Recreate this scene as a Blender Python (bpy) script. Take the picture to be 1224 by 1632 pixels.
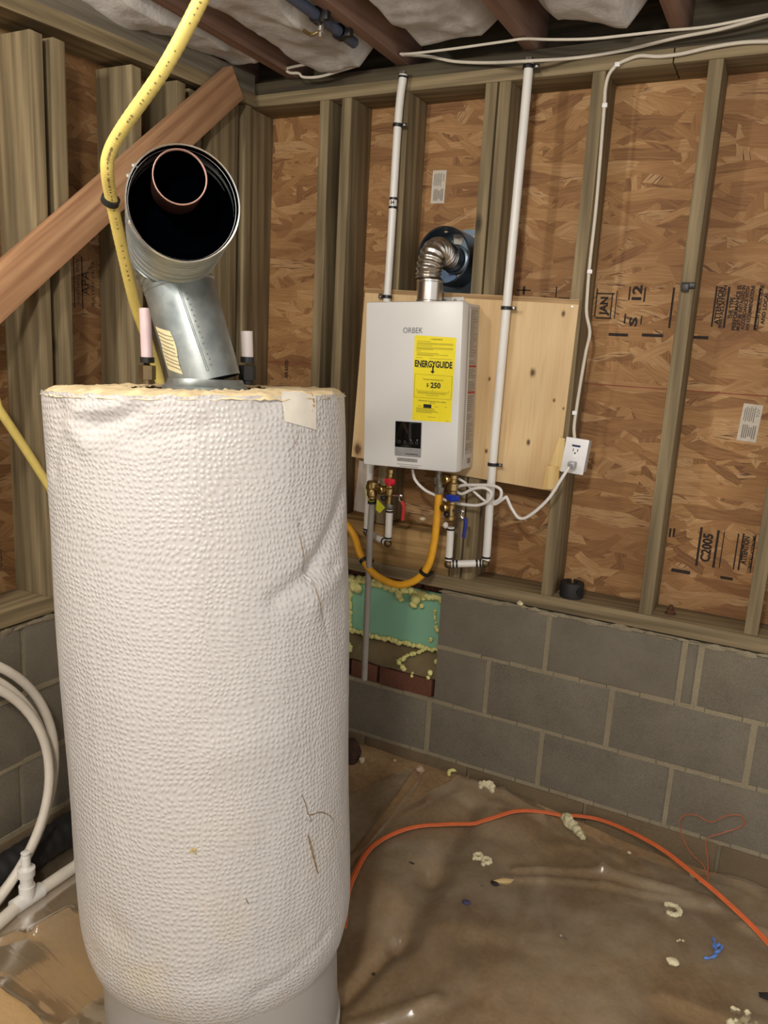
import bpy, bmesh, math, random
from mathutils import Vector, Matrix, noise
for o in list(bpy.data.objects): bpy.data.objects.remove(o)
S = bpy.context.scene
COL = S.collection
rng = random.Random(7)
PI = math.pi
R = math.radians

# ------------------------------------------------------------------ camera
cd = bpy.data.cameras.new('camera'); cam = bpy.data.objects.new('camera', cd); COL.objects.link(cam)
cd.sensor_fit = 'AUTO'; cd.sensor_width = 36.0; cd.lens = 1248.56/1632*36
right = Vector((0.88541943, 0.46158497, 0.05451382)); down = Vector((0.14295988, -0.15885497, -0.97689691)); fwd = Vector((-0.44226114, 0.87275679, -0.2066414))
M = Matrix((right, -down, -fwd)).transposed().to_4x4(); M.translation = Vector((1.78509, -2.37432, 1.40899))
cam.matrix_world = M; cd.clip_start = 0.02; S.camera = cam
# ------------------------------------------------------------------ world, lights, exposure
w = bpy.data.worlds.new('world'); S.world = w; w.use_nodes = True
w.node_tree.nodes['Background'].inputs[0].default_value = (1.0, 0.97, 0.93, 1)
w.node_tree.nodes['Background'].inputs[1].default_value = 0.62
def area(name, loc, target, power, size, color):
    l = bpy.data.lights.new(name, 'AREA'); l.energy = power; l.shape = 'DISK'; l.size = size; l.color = color
    o = bpy.data.objects.new(name, l); COL.objects.link(o); o.location = loc
    o.rotation_euler = (Vector(target)-Vector(loc)).to_track_quat('-Z', 'Y').to_euler(); return o
def bulb(name, loc, power, radius, color):
    l = bpy.data.lights.new(name, 'POINT'); l.energy = power; l.shadow_soft_size = radius; l.color = color
    o = bpy.data.objects.new(name, l); COL.objects.link(o); o.location = loc; return o
bulb('ceiling_bulb_light', (0.42, -1.95, 2.12), 20, 0.05, (1.0, 0.94, 0.84))
bulb('rear_fill_light', (1.55, -2.75, 2.15), 62, 0.10, (1.0, 0.94, 0.85))  # added fill behind the camera, evens out brightness on tank and floor
S.view_settings.view_transform = 'Standard'; S.view_settings.look = 'None'
S.view_settings.gamma = 1; S.view_settings.use_curve_mapping = False
S.view_settings.exposure = 0.55

# ------------------------------------------------------------------ materials
def lin(c):
    return tuple(((x/255+.055)/1.055)**2.4 if x/255 > .04045 else x/255/12.92 for x in c)+(1,)
class NT:
    def __init__(s, name):
        s.m = bpy.data.materials.new(name); s.m.use_nodes = True; s.t = s.m.node_tree; s.n = s.t.nodes
        s.b = s.n['Principled BSDF']; s.l = s.t.links
    def node(s, t, ins={}, **kw):
        n = s.n.new(t)
        for k, v in kw.items(): setattr(n, k, v)
        for k, v in ins.items():
            if isinstance(v, bpy.types.NodeSocket): s.l.new(v, n.inputs[k])
            else: n.inputs[k].default_value = v
        return n
    def coords(s, rnd=True):
        tc = s.node('ShaderNodeTexCoord').outputs['Object']
        if not rnd: return tc
        oi = s.node('ShaderNodeObjectInfo').outputs['Random']
        k = s.node('ShaderNodeMath', {0: oi, 1: 37.0}, operation='MULTIPLY').outputs[0]
        return s.node('ShaderNodeVectorMath', {0: tc, 1: k}, operation='ADD').outputs[0]
    def mapping(s, v, scale=(1, 1, 1), rot=(0, 0, 0), loc=(0, 0, 0)):
        return s.node('ShaderNodeMapping', {0: v, 1: loc, 2: rot, 3: scale}).outputs[0]
    def noise(s, v, scale, detail=4, rough=.55, dist=0):
        return s.node('ShaderNodeTexNoise', {'Vector': v, 'Scale': scale, 'Detail': detail, 'Roughness': rough, 'Distortion': dist}).outputs[0]
    def ramp(s, f, stops, interp='LINEAR'):
        n = s.node('ShaderNodeValToRGB', {0: f}); r = n.color_ramp; r.interpolation = interp
        while len(r.elements) < len(stops): r.elements.new(.5)
        for e, (p, c) in zip(r.elements, stops): e.position = p; e.color = c if len(c) == 4 else lin(c)
        return n.outputs[0]
    def math(s, op, a, b=0.0, clamp=False):
        n = s.node('ShaderNodeMath', {0: a, 1: b}, operation=op); n.use_clamp = clamp; return n.outputs[0]
    def mix(s, f, a, b, mode='MIX'):
        n = s.node('ShaderNodeMix', data_type='RGBA', blend_type=mode)
        for k, v in ((0, f), (6, a), (7, b)):
            if isinstance(v, bpy.types.NodeSocket): s.l.new(v, n.inputs[k])
            else: n.inputs[k].default_value = v
        return n.outputs[2]
    def sep(s, v):
        return s.node('ShaderNodeSeparateXYZ', {0: v}).outputs
    def comb(s, x, y, z=0.0):
        return s.node('ShaderNodeCombineXYZ', {0: x, 1: y, 2: z}).outputs[0]
    def bump(s, h, strength=.4, dist=.002):
        n = s.node('ShaderNodeBump', {'Height': h, 'Strength': strength, 'Distance': dist}); s.l.new(n.outputs[0], s.b.inputs['Normal'])
    def set(s, color=None, rough=None, metal=None, **kw):
        def put(k, v):
            if isinstance(v, bpy.types.NodeSocket): s.l.new(v, s.b.inputs[k])
            else: s.b.inputs[k].default_value = v
        if color is not None: put('Base Color', color if isinstance(color, bpy.types.NodeSocket) or len(color) == 4 else lin(color))
        if rough is not None: put('Roughness', rough)
        if metal is not None: put('Metallic', metal)
        for k, v in kw.items(): put(k, v)
        return s.m
def plain(name, c, rough=.5, metal=0, var=.12, scale=40, bump=0, spec=.5, **kw):
    t = NT(name); v = t.coords(); n = t.noise(v, scale, 5)
    a = lin(c); dk = tuple(x*(1-var) for x in a[:3])+(1,); lt = tuple(min(1, x*(1+var)) for x in a[:3])+(1,)
    t.set(t.ramp(n, [(.3, dk), (.7, lt)]), rough, metal)
    t.b.inputs['Specular IOR Level'].default_value = spec
    if bump: t.bump(n, bump)
    for k, q in kw.items(): t.b.inputs[k].default_value = q
    return t.m
def wood(name, dark, mid, light, rot=(0, 0, 0), rough=.75, knots=.055, stretch=26, blotch=.35):
    t = NT(name); v = t.mapping(t.coords(), (1, 1, 1), rot)
    g = t.noise(t.mapping(v, (stretch, stretch, .9)), 1, 5, .6, .7)
    f = t.noise(t.mapping(v, (150, 150, 3.0)), 1, 3, .6, .2)
    rings = t.node('ShaderNodeTexWave', {'Vector': t.mapping(v, (1, 1, .06)), 'Scale': 14, 'Distortion': 5, 'Detail': 3, 'Detail Scale': 1.5}, wave_type='BANDS', bands_direction='DIAGONAL').outputs[1]
    h = t.math('ADD', t.math('MULTIPLY', g, .55), t.math('ADD', t.math('MULTIPLY', f, .3), t.math('MULTIPLY', rings, .15)))
    c = t.ramp(h, [(.33, dark), (.5, mid), (.67, light)])
    bl = t.noise(t.mapping(v, (9, 9, 2.2)), 1, 3, .5, .3)
    c = t.mix(t.math('MULTIPLY', t.ramp(bl, [(.4, (0, 0, 0, 1)), (.65, (1, 1, 1, 1))]), blotch), c, lin(dark))
    if knots:
        vo = t.node('ShaderNodeTexVoronoi', {'Vector': t.mapping(v, (5, 5, 2.4)), 'Scale': 1, 'Randomness': 1}).outputs[0]
        k = t.ramp(vo, [(knots*.5, (1, 1, 1, 1)), (knots*1.6, (0, 0, 0, 1))])
        c = t.mix(t.math('MULTIPLY', k, .85), c, lin(tuple(x*.42 for x in dark)))
    t.bump(h, .25, .001)
    return t.set(c, rough)
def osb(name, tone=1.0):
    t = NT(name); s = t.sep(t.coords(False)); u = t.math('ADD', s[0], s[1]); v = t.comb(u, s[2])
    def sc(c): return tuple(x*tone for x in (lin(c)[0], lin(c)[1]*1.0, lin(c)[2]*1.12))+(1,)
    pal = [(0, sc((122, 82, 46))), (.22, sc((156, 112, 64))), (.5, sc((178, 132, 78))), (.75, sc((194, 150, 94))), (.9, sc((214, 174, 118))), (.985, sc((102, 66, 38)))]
    wob = t.node('ShaderNodeTexNoise', {'Vector': v, 'Scale': 9, 'Detail': 2}).outputs[1]
    v = t.node('ShaderNodeVectorMath', {0: v, 1: t.node('ShaderNodeVectorMath', {0: wob, 'Scale': .022}, operation='SCALE').outputs[0]}, operation='ADD').outputs[0]
    col = None; hh = None
    for i, (ang, sx, sy, thr) in enumerate([(5, 6, 22, 0), (-14, 7.5, 30, .42), (48, 9, 28, .70), (10, 6.5, 26, .5), (-50, 9, 32, .74), (22, 6.5, 26, .64), (85, 9, 26, .85), (-6, 7, 34, .6), (31, 11, 44, .78), (-28, 10, 42, .78), (2, 6, 30, .66)]):
        m = t.mapping(v, (sx, sy, 1), (0, 0, R(ang)), (i*3.7, i*1.9, i))
        # Mapping rotates after scaling: rotate first with a separate node
        r0 = t.node('ShaderNodeVectorRotate', {'Vector': v, 'Angle': R(ang)}, rotation_type='Z_AXIS').outputs[0]
        m = t.mapping(r0, (sx, sy, 1), (0, 0, 0), (i*3.7, i*1.9, i))
        vo = t.node('ShaderNodeTexVoronoi', {'Vector': m, 'Scale': 1, 'Randomness': .95}, voronoi_dimensions='2D')
        cs = t.sep(vo.outputs['Color'])
        grain = t.noise(t.mapping(r0, (10, 220, 1), (0, 0, 0), (i, i, i)), 1, 3, .6)
        val = t.math('ADD', t.math('MULTIPLY', cs[0], .75), t.math('MULTIPLY', t.math('SUBTRACT', grain, .38), 1.1), True)
        c = t.ramp(val, pal)
        if col is None: col = c; hh = cs[1]
        else:
            k = t.math('GREATER_THAN', cs[2], thr)
            col = t.mix(k, col, c)
            hm = t.node('ShaderNodeMix', {0: k, 2: hh, 3: cs[1]}, data_type='FLOAT'); hh = hm.outputs[0]
    big = t.noise(v, 3.2, 3)
    col = t.mix(t.math('MULTIPLY', t.ramp(big, [(.42, (0, 0, 0, 1)), (.7, (1, 1, 1, 1))]), .45), col, sc((136, 92, 54)))
    t.bump(hh, .35, .002)
    return t.set(col, .72)
def cmu(name, a, b, dirt=(120, 98, 70), amt=.14):
    t = NT(name); v = t.coords()
    n = t.noise(v, 9, 4, .6); sp = t.noise(v, 330, 3, .7); sp2 = t.noise(v, 120, 4, .7)
    c = t.ramp(t.math('ADD', t.math('MULTIPLY', sp, .7), t.math('MULTIPLY', n, .3)), [(.34, a), (.64, b)])
    c = t.mix(t.math('MULTIPLY', t.ramp(sp2, [(.60, (0, 0, 0, 1)), (.72, (1, 1, 1, 1))]), .16), c, lin((150, 145, 135)))
    c = t.mix(t.math('MULTIPLY', t.ramp(t.noise(v, 5, 5, .65), [(.5, (0, 0, 0, 1)), (.75, (1, 1, 1, 1))]), amt), c, lin(dirt))
    t.bump(t.math('ADD', sp, sp2), .5, .0025)
    return t.set(c, .92)
PT = ((98, 86, 63), (132, 116, 86), (161, 144, 110))
m_stud = wood('treated_stud_wood', *PT)
m_platex = wood('treated_plate_wood_x', *PT, rot=(0, R(90), 0))
m_platey = wood('treated_plate_wood_y', *PT, rot=(R(90), 0, 0))
m_dark_platex = wood('dark_plate_wood_x', (54, 48, 36), (80, 70, 52), (100, 90, 68), rot=(0, R(90), 0))
m_dark_platey = wood('dark_plate_wood_y', (84, 76, 64), (110, 102, 88), (130, 122, 108), rot=(R(90), 0, 0))
m_brace = wood('fir_brace_wood', (154, 112, 80), (188, 144, 106), (206, 166, 126), rot=(R(90-38.5), 0, 0), knots=0, stretch=34, blotch=.5)
m_joist = wood('joist_wood_y', (122, 94, 80), (150, 118, 102), (168, 136, 118), rot=(R(90), 0, 0), knots=0)
m_subfloor = wood('subfloor_boards', (96, 72, 52), (130, 98, 70), (160, 124, 90), rot=(R(90), 0, 0))
m_header = wood('treated_header_wood', (118, 92, 54), (166, 132, 82), (192, 158, 106), rot=(0, R(90), 0))
m_plyedge = wood('plywood_edge', (130, 100, 64), (170, 138, 96), (200, 170, 126), rot=(0, R(90), 0), knots=0)
m_osb = osb('oriented_strand_board', .87); m_osb_l = osb('oriented_strand_board_shaded', .58)  # second is the same board darkened: left wall's shade put into its tone
m_block = cmu('concrete_block', (98, 92, 80), (132, 124, 108))
m_footing = cmu('dirty_footing_block', (96, 82, 62), (124, 106, 80), amt=.5)
m_mortar = cmu('mortar', (122, 112, 92), (164, 152, 126), amt=.35)
m_brick = cmu('red_brick', (86, 52, 40), (124, 76, 56), amt=.45)
m_ledge = cmu('mortar_ledge', (120, 104, 76), (150, 132, 98), amt=.3)
m_white = plain('white_enamel', (226, 226, 224), .32, var=.02, scale=6)
m_sidewhite = plain('grey_white_panel', (196, 194, 190), .4, var=.03)
m_paper = plain('grey_print_paper', (176, 166, 150), .7, var=.05)
m_white_sticker = plain('white_sticker', (206, 198, 184), .6, var=.08, scale=60)
m_yellow = plain('yellow_label_paper', (250, 232, 40), .5, var=.03)
m_ink = plain('black_ink', (24, 22, 22), .6)
m_stamp = plain('worn_stamp_ink', (46, 34, 28), .8, var=.4, scale=120)
m_greyink = plain('grey_ink', (112, 112, 116), .4)
m_redink = plain('red_ink', (168, 52, 44), .6)
m_olivink = plain('fine_print_ink', (150, 140, 40), .6)
m_fineprint = plain('grey_fine_print_ink', (128, 118, 106), .6)
m_glassblack = plain('black_gloss_panel', (16, 16, 17), .08, var=.05)
m_silver = plain('silver_panel', (170, 170, 172), .4, metal=.3)
m_pvc = plain('white_pipe_plastic', (232, 230, 224), .35, var=.04, scale=12)
m_pvcdirty = plain('dusty_white_pipe_plastic', (222, 214, 200), .45, var=.12, scale=9)
m_greypvc = plain('grey_pipe_plastic', (162, 156, 148), .5, var=.05)
m_stub = plain('pinkish_pipe_stub', (214, 188, 190), .5, var=.05)
m_stub2 = plain('whitish_pipe_stub', (206, 196, 192), .5, var=.05)
m_black = plain('black_plastic', (26, 25, 26), .4)
m_blackmatte = plain('black_rubber', (30, 29, 29), .65)
m_hose = plain('yellow_gas_hose_cover', (226, 204, 116), .5, var=.06)
m_hose2 = plain('golden_gas_hose_cover', (236, 172, 44), .45, var=.06)
m_cable = plain('white_cable_jacket', (214, 206, 190), .5, var=.06)
m_cord = plain('white_cord_jacket', (238, 236, 232), .4, var=.02)
m_orange = plain('orange_cord_jacket', (216, 108, 60), .45, var=.08)
m_orangewire = plain('copper_orange_wire', (186, 92, 56), .45)
m_outlet = plain('white_outlet_plastic', (240, 240, 240), .35, var=.02)
m_blue = plain('blue_valve_plastic', (24, 52, 160), .4)
m_bluegrip = plain('blue_lever_grip', (34, 46, 130), .45)
m_red = plain('red_valve_plastic', (196, 30, 50), .4)
m_redgrip = plain('red_lever_grip', (190, 44, 44), .45)
m_brass = plain('brass', (186, 160, 108), .34, metal=1, var=.12)
m_dullbrass = plain('dull_brass', (120, 104, 78), .45, metal=.9, var=.2)
m_chrome = plain('chrome', (220, 220, 222), .15, metal=1, var=.03)
m_steel = plain('stainless_steel', (214, 208, 200), .28, metal=1, var=.05)
m_ironfit = plain('grey_iron_fitting', (134, 128, 116), .45, metal=.6, var=.15)
m_rust = plain('rusty_bolt', (96, 66, 46), .8, metal=.3, var=.3)
m_inner_shade = plain('shaded_metal_inside', (2, 3, 6), .95, var=.2, spec=0)  # near-black: the shade inside the flue is put into the colour
m_copper = plain('brown_liner_metal', (92, 58, 48), .5, metal=.35, var=.4, scale=14)
m_copperrim = plain('coppery_pipe_rim', (222, 178, 164), .4, metal=.4)
m_galvrim = plain('bright_galvanised_rim', (214, 214, 208), .25, metal=.85)
m_thimble = plain('dark_galvanised_thimble', (96, 108, 120), .32, metal=.85, var=.15, scale=14)
m_bluefilm = plain('pale_blue_sticker_film', (128, 158, 200), .3)
m_spray = plain('yellow_spray_foam', (234, 228, 150), .7, var=.1, scale=50, bump=.3)
m_foamdry = plain('cream_dry_foam', (222, 212, 176), .75, var=.08, scale=60, bump=.3)
m_greenfoam = plain('green_foam_board', (144, 198, 168), .6, var=.04, scale=8)
m_rimfoam = plain('cream_insulation_foam', (216, 196, 156), .85, var=.25, scale=36, bump=.5)
m_tankgrey = plain('grey_tank_paint', (168, 164, 158), .4, var=.05, scale=6)
m_tape = plain('clear_yellowed_tape', (228, 222, 208), .3, var=.06, scale=30)
m_tear = plain('brown_tear_edge', (132, 110, 84), .8, var=.3, scale=60)
m_stickercream = plain('cream_pipe_sticker', (214, 202, 160), .6)
m_bluescrap = plain('blue_plastic_scrap', (92, 132, 206), .5)
m_purplescrap = plain('dark_purple_scrap', (66, 58, 96), .6)
m_tan = plain('tan_shell', (206, 176, 122), .6)
m_darkdebris = plain('dark_debris', (40, 34, 30), .8)
m_stone = plain('dark_brown_stone', (70, 46, 34), .85, var=.3, scale=20)
m_bluepipe = plain('dark_blue_grey_pipe', (76, 84, 104), .45)
m_navy = plain('dark_navy_label', (40, 46, 96), .5)
m_tagyellow = plain('yellow_green_tag', (206, 206, 44), .5)

def ply_mat(base, knots):
    t = NT('plywood_face'); v = t.coords(False)
    wv = t.noise(t.mapping(v, (7, 7, 1.1)), 1, 3, .5, 1.2); fi = t.noise(t.mapping(v, (160, 160, 4)), 1, 3, .6)
    h = t.math('ADD', t.math('MULTIPLY', wv, .75), t.math('MULTIPLY', fi, .25))
    c = t.ramp(h, [(.32, (198, 162, 114)), (.48, (214, 182, 134)), (.6, (222, 194, 148)), (.72, (206, 172, 124))])
    for (p, rad) in knots:
        d = t.node('ShaderNodeVectorMath', {0: t.mapping(v, (1.25, 0, .8)), 1: ((p[0]-base[0])*1.25, 0, (p[2]-base[2])*.8)}, operation='DISTANCE').outputs['Value']
        k = t.ramp(t.math('ADD', t.math('DIVIDE', d, rad), t.math('MULTIPLY', t.math('SUBTRACT', fi, .5), .5)), [(.35, (1, 1, 1, 1)), (.5, (.55,)*3+(1,)), (.8, (.12,)*3+(1,)), (1.0, (0, 0, 0, 1))])
        c = t.mix(k, c, lin((104, 74, 48)))
    t.bump(fi, .15, .001)
    return t.set(c, .62)
PLYB = (.8, -.006, 1.28)
m_ply = ply_mat(PLYB, [((1.0692,-0.0120,1.3550), .017), ((1.0757,-0.0120,1.1422), .012), ((1.1459,-0.0120,1.5321), .012), ((1.1433,-0.0120,1.2772), .008), ((1.1745,-0.0120,1.2552), .006), ((0.9319,-0.0120,1.3269), .009), ((0.9410,-0.0120,1.1001), .010), ((0.4722,-0.0120,1.0553), .03), ((0.5317,-0.0120,1.5739), .02)])
def galv():
    t = NT('galvanised_steel'); v = t.coords()
    vo = t.node('ShaderNodeTexVoronoi', {'Vector': v, 'Scale': 70}).outputs['Color']; s = t.sep(vo)[0]
    n = t.noise(v, 18, 4)
    h = t.math('ADD', t.math('MULTIPLY', s, .12), t.math('MULTIPLY', n, .88))
    return t.set(t.ramp(h, [(.3, (132, 140, 140)), (.7, (164, 170, 168))]), t.ramp(h, [(.3, (.36,)*3+(1,)), (.7, (.48,)*3+(1,))]), .75)
m_galv = galv()
def blanket_mat():
    t = NT('dimpled_white_vinyl'); uv = t.node('ShaderNodeTexCoord').outputs['UV']
    wn = t.node('ShaderNodeTexNoise', {'Vector': uv, 'Scale': 7, 'Detail': 2}).outputs[1]
    wv = t.node('ShaderNodeVectorMath', {0: uv, 1: t.node('ShaderNodeVectorMath', {0: wn, 'Scale': .045}, operation='SCALE').outputs[0]}, operation='ADD').outputs[0]
    vo = t.node('ShaderNodeTexVoronoi', {'Vector': t.mapping(wv, (176, 112, 1)), 'Scale': 1, 'Randomness': .5}, voronoi_dimensions='2D').outputs[0]
    b = t.ramp(vo, [(.05, (1, 1, 1, 1)), (.5, (0, 0, 0, 1))], 'EASE')
    fine = t.noise(uv, 60, 3)
    h = t.math('ADD', b, t.math('MULTIPLY', fine, .35))
    v = t.coords(False)
    z = t.sep(v)[2]
    st = t.math('MULTIPLY', t.ramp(t.noise(v, 5.5, 5, .6), [(.48, (0, 0, 0, 1)), (.72, (1, 1, 1, 1))]), t.math('MULTIPLY_ADD', z, -1.25, ), True)
    st = t.ramp(t.noise(v, 5.5, 5, .6), [(.48, (0, 0, 0, 1)), (.72, (1, 1, 1, 1))])
    lowz = t.node('ShaderNodeMapRange', {0: z, 1: .75, 2: .06, 3: 0, 4: .7}).outputs[0]
    edge = t.node('ShaderNodeMapRange', {0: z, 1: .16, 2: .03, 3: 0, 4: .55}).outputs[0]
    c = t.mix(t.math('MULTIPLY', st, lowz), lin((201, 198, 195)), lin((210, 194, 158)))
    c = t.mix(edge, c, lin((206, 194, 160)))
    t.bump(h, .5, .0030)
    return t.set(c, .36)
m_blanket = blanket_mat()
def dirt_mat():
    t = NT('packed_dirt'); v = t.coords(False)
    n = t.noise(v, 2.6, 7, .62, .4); f = t.noise(v, 60, 5, .7); s = t.sep(v)
    h = t.math('ADD', t.math('MULTIPLY', n, .7), t.math('MULTIPLY', f, .3))
    c = t.ramp(h, [(.32, (126, 98, 68)), (.47, (156, 126, 90)), (.56, (176, 146, 106)), (.68, (202, 170, 124))])
    k = t.math('MULTIPLY', t.node('ShaderNodeMapRange', {0: s[0], 1: .75, 2: .5, 3: 0, 4: .8}).outputs[0], t.node('ShaderNodeMapRange', {0: s[1], 1: -.95, 2: -1.2, 3: 0, 4: 1}).outputs[0])
    c = t.mix(k, c, lin((206, 170, 118)))
    t.bump(f, .6, .006)
    return t.set(c, .95)
m_dirt = dirt_mat()
def plastic_mat():
    t = NT('dusty_clear_plastic'); v = t.coords(False)
    n = t.noise(v, 3.5, 6, .65, .5); f = t.noise(t.mapping(v, (3, 26, 3)), 1, 4, .6, .8)
    a = t.node('ShaderNodeMapRange', {0: n, 1: .36, 2: .66, 3: .24, 4: .5}).outputs[0]
    bp = t.node('ShaderNodeBump', {'Height': t.math('ADD', f, n), 'Strength': .14, 'Distance': .006}).outputs[0]
    df = t.node('ShaderNodeBsdfDiffuse', {'Color': t.ramp(n, [(.35, (160, 138, 108)), (.6, (184, 168, 142))]), 'Normal': bp})
    tr = t.node('ShaderNodeBsdfTransparent'); gl = t.node('ShaderNodeBsdfGlossy', {'Color': (.9, .9, .9, 1), 'Roughness': .2, 'Normal': bp})
    m1 = t.node('ShaderNodeMixShader', {0: a, 1: tr.outputs[0], 2: df.outputs[0]})
    fr = t.math('ADD', t.math('MULTIPLY', t.node('ShaderNodeFresnel', {'IOR': 1.5, 'Normal': bp}).outputs[0], .65), .02)
    m2 = t.node('ShaderNodeMixShader', {0: fr, 1: m1.outputs[0], 2: gl.outputs[0]})
    t.l.new(m2.outputs[0], t.n['Material Output'].inputs[0]); t.n.remove(t.b)
    return t.m
m_plastic = plastic_mat()
def clearbag():
    t = NT('clear_bag_plastic'); t.set((222, 220, 214), .18, Alpha=.55); return t.m
m_bag = clearbag()
def fiber():
    t = NT('white_fibreglass'); v = t.coords(False)
    n = t.noise(v, 7, 6, .7, .6); f = t.noise(v, 90, 4, .7)
    t.bump(t.math('ADD', n, t.math('MULTIPLY', f, .5)), .35, .012)
    return t.set(t.ramp(n, [(.28, (176, 171, 165)), (.6, (214, 211, 207))]), .95)
m_fiber = fiber()

# ------------------------------------------------------------------ mesh helpers
def thing(name, label, cat, loc=(0, 0, 0), group=None, rot=(0, 0, 0)):
    o = bpy.data.objects.new(name, None); COL.objects.link(o); o.empty_display_size = .05
    o.location = loc; o.rotation_euler = rot; o['label'] = label; o['category'] = cat
    if group: o['group'] = group
    return o
def wall(name):
    o = bpy.data.objects.new(name, None); COL.objects.link(o); o['kind'] = 'structure'; o.empty_display_size = .05; return o
def tag(o, label, cat, group=None):
    o['label'] = label; o['category'] = cat
    if group: o['group'] = group
    return o
def rootmat(p):
    m = Matrix.Identity(4)
    while p is not None:
        m = Matrix.LocRotScale(p.location, p.rotation_euler, None) @ m; p = p.parent
    return m
def obj(name, bm, mat, parent=None, smooth=True, base=None, label=None, ang=35):
    me = bpy.data.meshes.new(name); o = bpy.data.objects.new(name, me); COL.objects.link(o)
    if base is not None: o.location = base
    if parent is not None: o.parent = parent
    bm.transform(rootmat(o).inverted())
    bmesh.ops.recalc_face_normals(bm, faces=bm.faces)
    bm.to_mesh(me); bm.free()
    for m in (mat if isinstance(mat, (list, tuple)) else [mat]): me.materials.append(m)
    if smooth and len(me.polygons):
        for q in me.polygons: q.use_smooth = True
        me.set_sharp_from_angle(angle=R(ang))
    if label: o['label'] = label
    return o
def B(): return bmesh.new()
def box(bm, lo, hi, bev=0, mi=0):
    g = bmesh.ops.create_cube(bm, size=1)
    vs = g['verts']
    for v in vs: v.co = Vector([(lo[i]+hi[i])/2+v.co[i]*(hi[i]-lo[i]) for i in range(3)])
    fs = list({f for v in vs for f in v.link_faces})
    if bev:
        r = bmesh.ops.bevel(bm, geom=list({e for f in fs for e in f.edges}), offset=bev, segments=2, profile=.6, affect='EDGES')
        return r['verts']
    for f in fs: f.material_index = mi
    return vs
def obox(bm, c, ax, ay, az, size, bev=0):
    vs = box(bm, [-s/2 for s in size], [s/2 for s in size], bev)
    m = Matrix((Vector(ax).normalized(), Vector(ay).normalized(), Vector(az).normalized())).transposed().to_4x4(); m.translation = Vector(c)
    vs = set(vs)
    for v in vs: v.co = m @ v.co
def smooth_path(pts, sub=8):
    P = [Vector(p) for p in pts]
    if len(P) < 3: return P
    Q = [P[0]*2-P[1]]+P+[P[-1]*2-P[-2]]; out = []
    for i in range(1, len(Q)-2):
        for k in range(sub):
            t = k/sub; a, b, c, d = Q[i-1:i+3]
            out.append(.5*((2*b)+(c-a)*t+(2*a-5*b+4*c-d)*t*t+(3*b-a-3*c+d)*t**3))
    out.append(P[-1]); return out
def tube(bm, pts, r, n=12, sub=8, caps=True, mi=0):
    """r: a number, or a function of (fraction, index)."""
    P = smooth_path(pts, sub) if sub > 1 else [Vector(p) for p in pts]
    rings = []; T0 = (P[1]-P[0]).normalized()
    u = T0.orthogonal().normalized(); prev = T0
    for i, p in enumerate(P):
        T = (P[min(i+1, len(P)-1)]-P[max(i-1, 0)]).normalized()
        q = prev.rotation_difference(T); u = (q @ u); u = (u-T*u.dot(T)).normalized(); v = T.cross(u); prev = T
        rr = r(i/(len(P)-1), i) if callable(r) else r
        rings.append([bm.verts.new(p+(u*math.cos(2*PI*k/n)+v*math.sin(2*PI*k/n))*rr) for k in range(n)])
    for a, b in zip(rings, rings[1:]):
        for k in range(n): bm.faces.new((a[k], a[(k+1) % n], b[(k+1) % n], b[k])).material_index = mi
    if caps: bm.faces.new(rings[0][::-1]).material_index = mi; bm.faces.new(rings[-1]).material_index = mi
    return P
def cyl(bm, a, b, r, n=20, r2=None):
    tube(bm, [a, b], (lambda t, i: r if i == 0 else r2) if r2 is not None else r, n, 1)
def lathe(bm, origin, axis, prof, n=24):
    """prof: list of (distance along axis, radius)."""
    A = Vector(axis).normalized(); u = A.orthogonal().normalized(); v = A.cross(u); O = Vector(origin); rings = []
    for h, r in prof:
        if r < 1e-6: rings.append([bm.verts.new(O+A*h)])
        else: rings.append([bm.verts.new(O+A*h+(u*math.cos(2*PI*k/n)+v*math.sin(2*PI*k/n))*r) for k in range(n)])
    for a, b in zip(rings, rings[1:]):
        for k in range(n):
            if len(a) == 1 and len(b) == 1: continue
            if len(a) == 1: bm.faces.new((a[0], b[(k+1) % n], b[k]))
            elif len(b) == 1: bm.faces.new((a[k], a[(k+1) % n], b[0]))
            else: bm.faces.new((a[k], a[(k+1) % n], b[(k+1) % n], b[k]))
def hexnut(bm, a, b, r):
    cyl(bm, a, b, r, 6)
def lump(bm, c, r, seed=0, sub=2, amp=.35, squash=1):
    g = bmesh.ops.create_icosphere(bm, subdivisions=sub, radius=1)
    for v in g['verts']:
        d = v.co.normalized(); k = 1+amp*noise.noise(d*1.7+Vector((seed*3.1, seed*1.7, seed)))*1.6
        rr = r if isinstance(r, (tuple, list)) else (r, r, r*squash)
        v.co = Vector((d.x*rr[0]*k, d.y*rr[1]*k, d.z*rr[2]*k))+Vector(c)
def quad(bm, pts, mi=0):
    f = bm.faces.new([bm.verts.new(p) for p in pts]); f.material_index = mi; return f
def slab(bm, pts, t):
    """closed thin plate: polygon pts extruded by vector t."""
    t = Vector(t); a = [bm.verts.new(Vector(p)) for p in pts]; b = [bm.verts.new(Vector(p)+t) for p in pts]
    bm.faces.new(a); bm.faces.new(b[::-1]); n = len(a)
    for i in range(n): bm.faces.new((a[i], b[i], b[(i+1) % n], a[(i+1) % n]))
def grid(bm, nu, nv, fn, uvs=False):
    V = [[bm.verts.new(fn(i/nu, j/nv)) for j in range(nv+1)] for i in range(nu+1)]
    lay = bm.loops.layers.uv.verify() if uvs else None
    for i in range(nu):
        for j in range(nv):
            f = bm.faces.new((V[i][j], V[i+1][j], V[i+1][j+1], V[i][j+1]))
            if uvs:
                for l, (a, b) in zip(f.loops, ((i, j), (i+1, j), (i+1, j+1), (i, j+1))): l[lay].uv = (a/nu, b/nv)
    return V
_fc = {}
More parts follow.
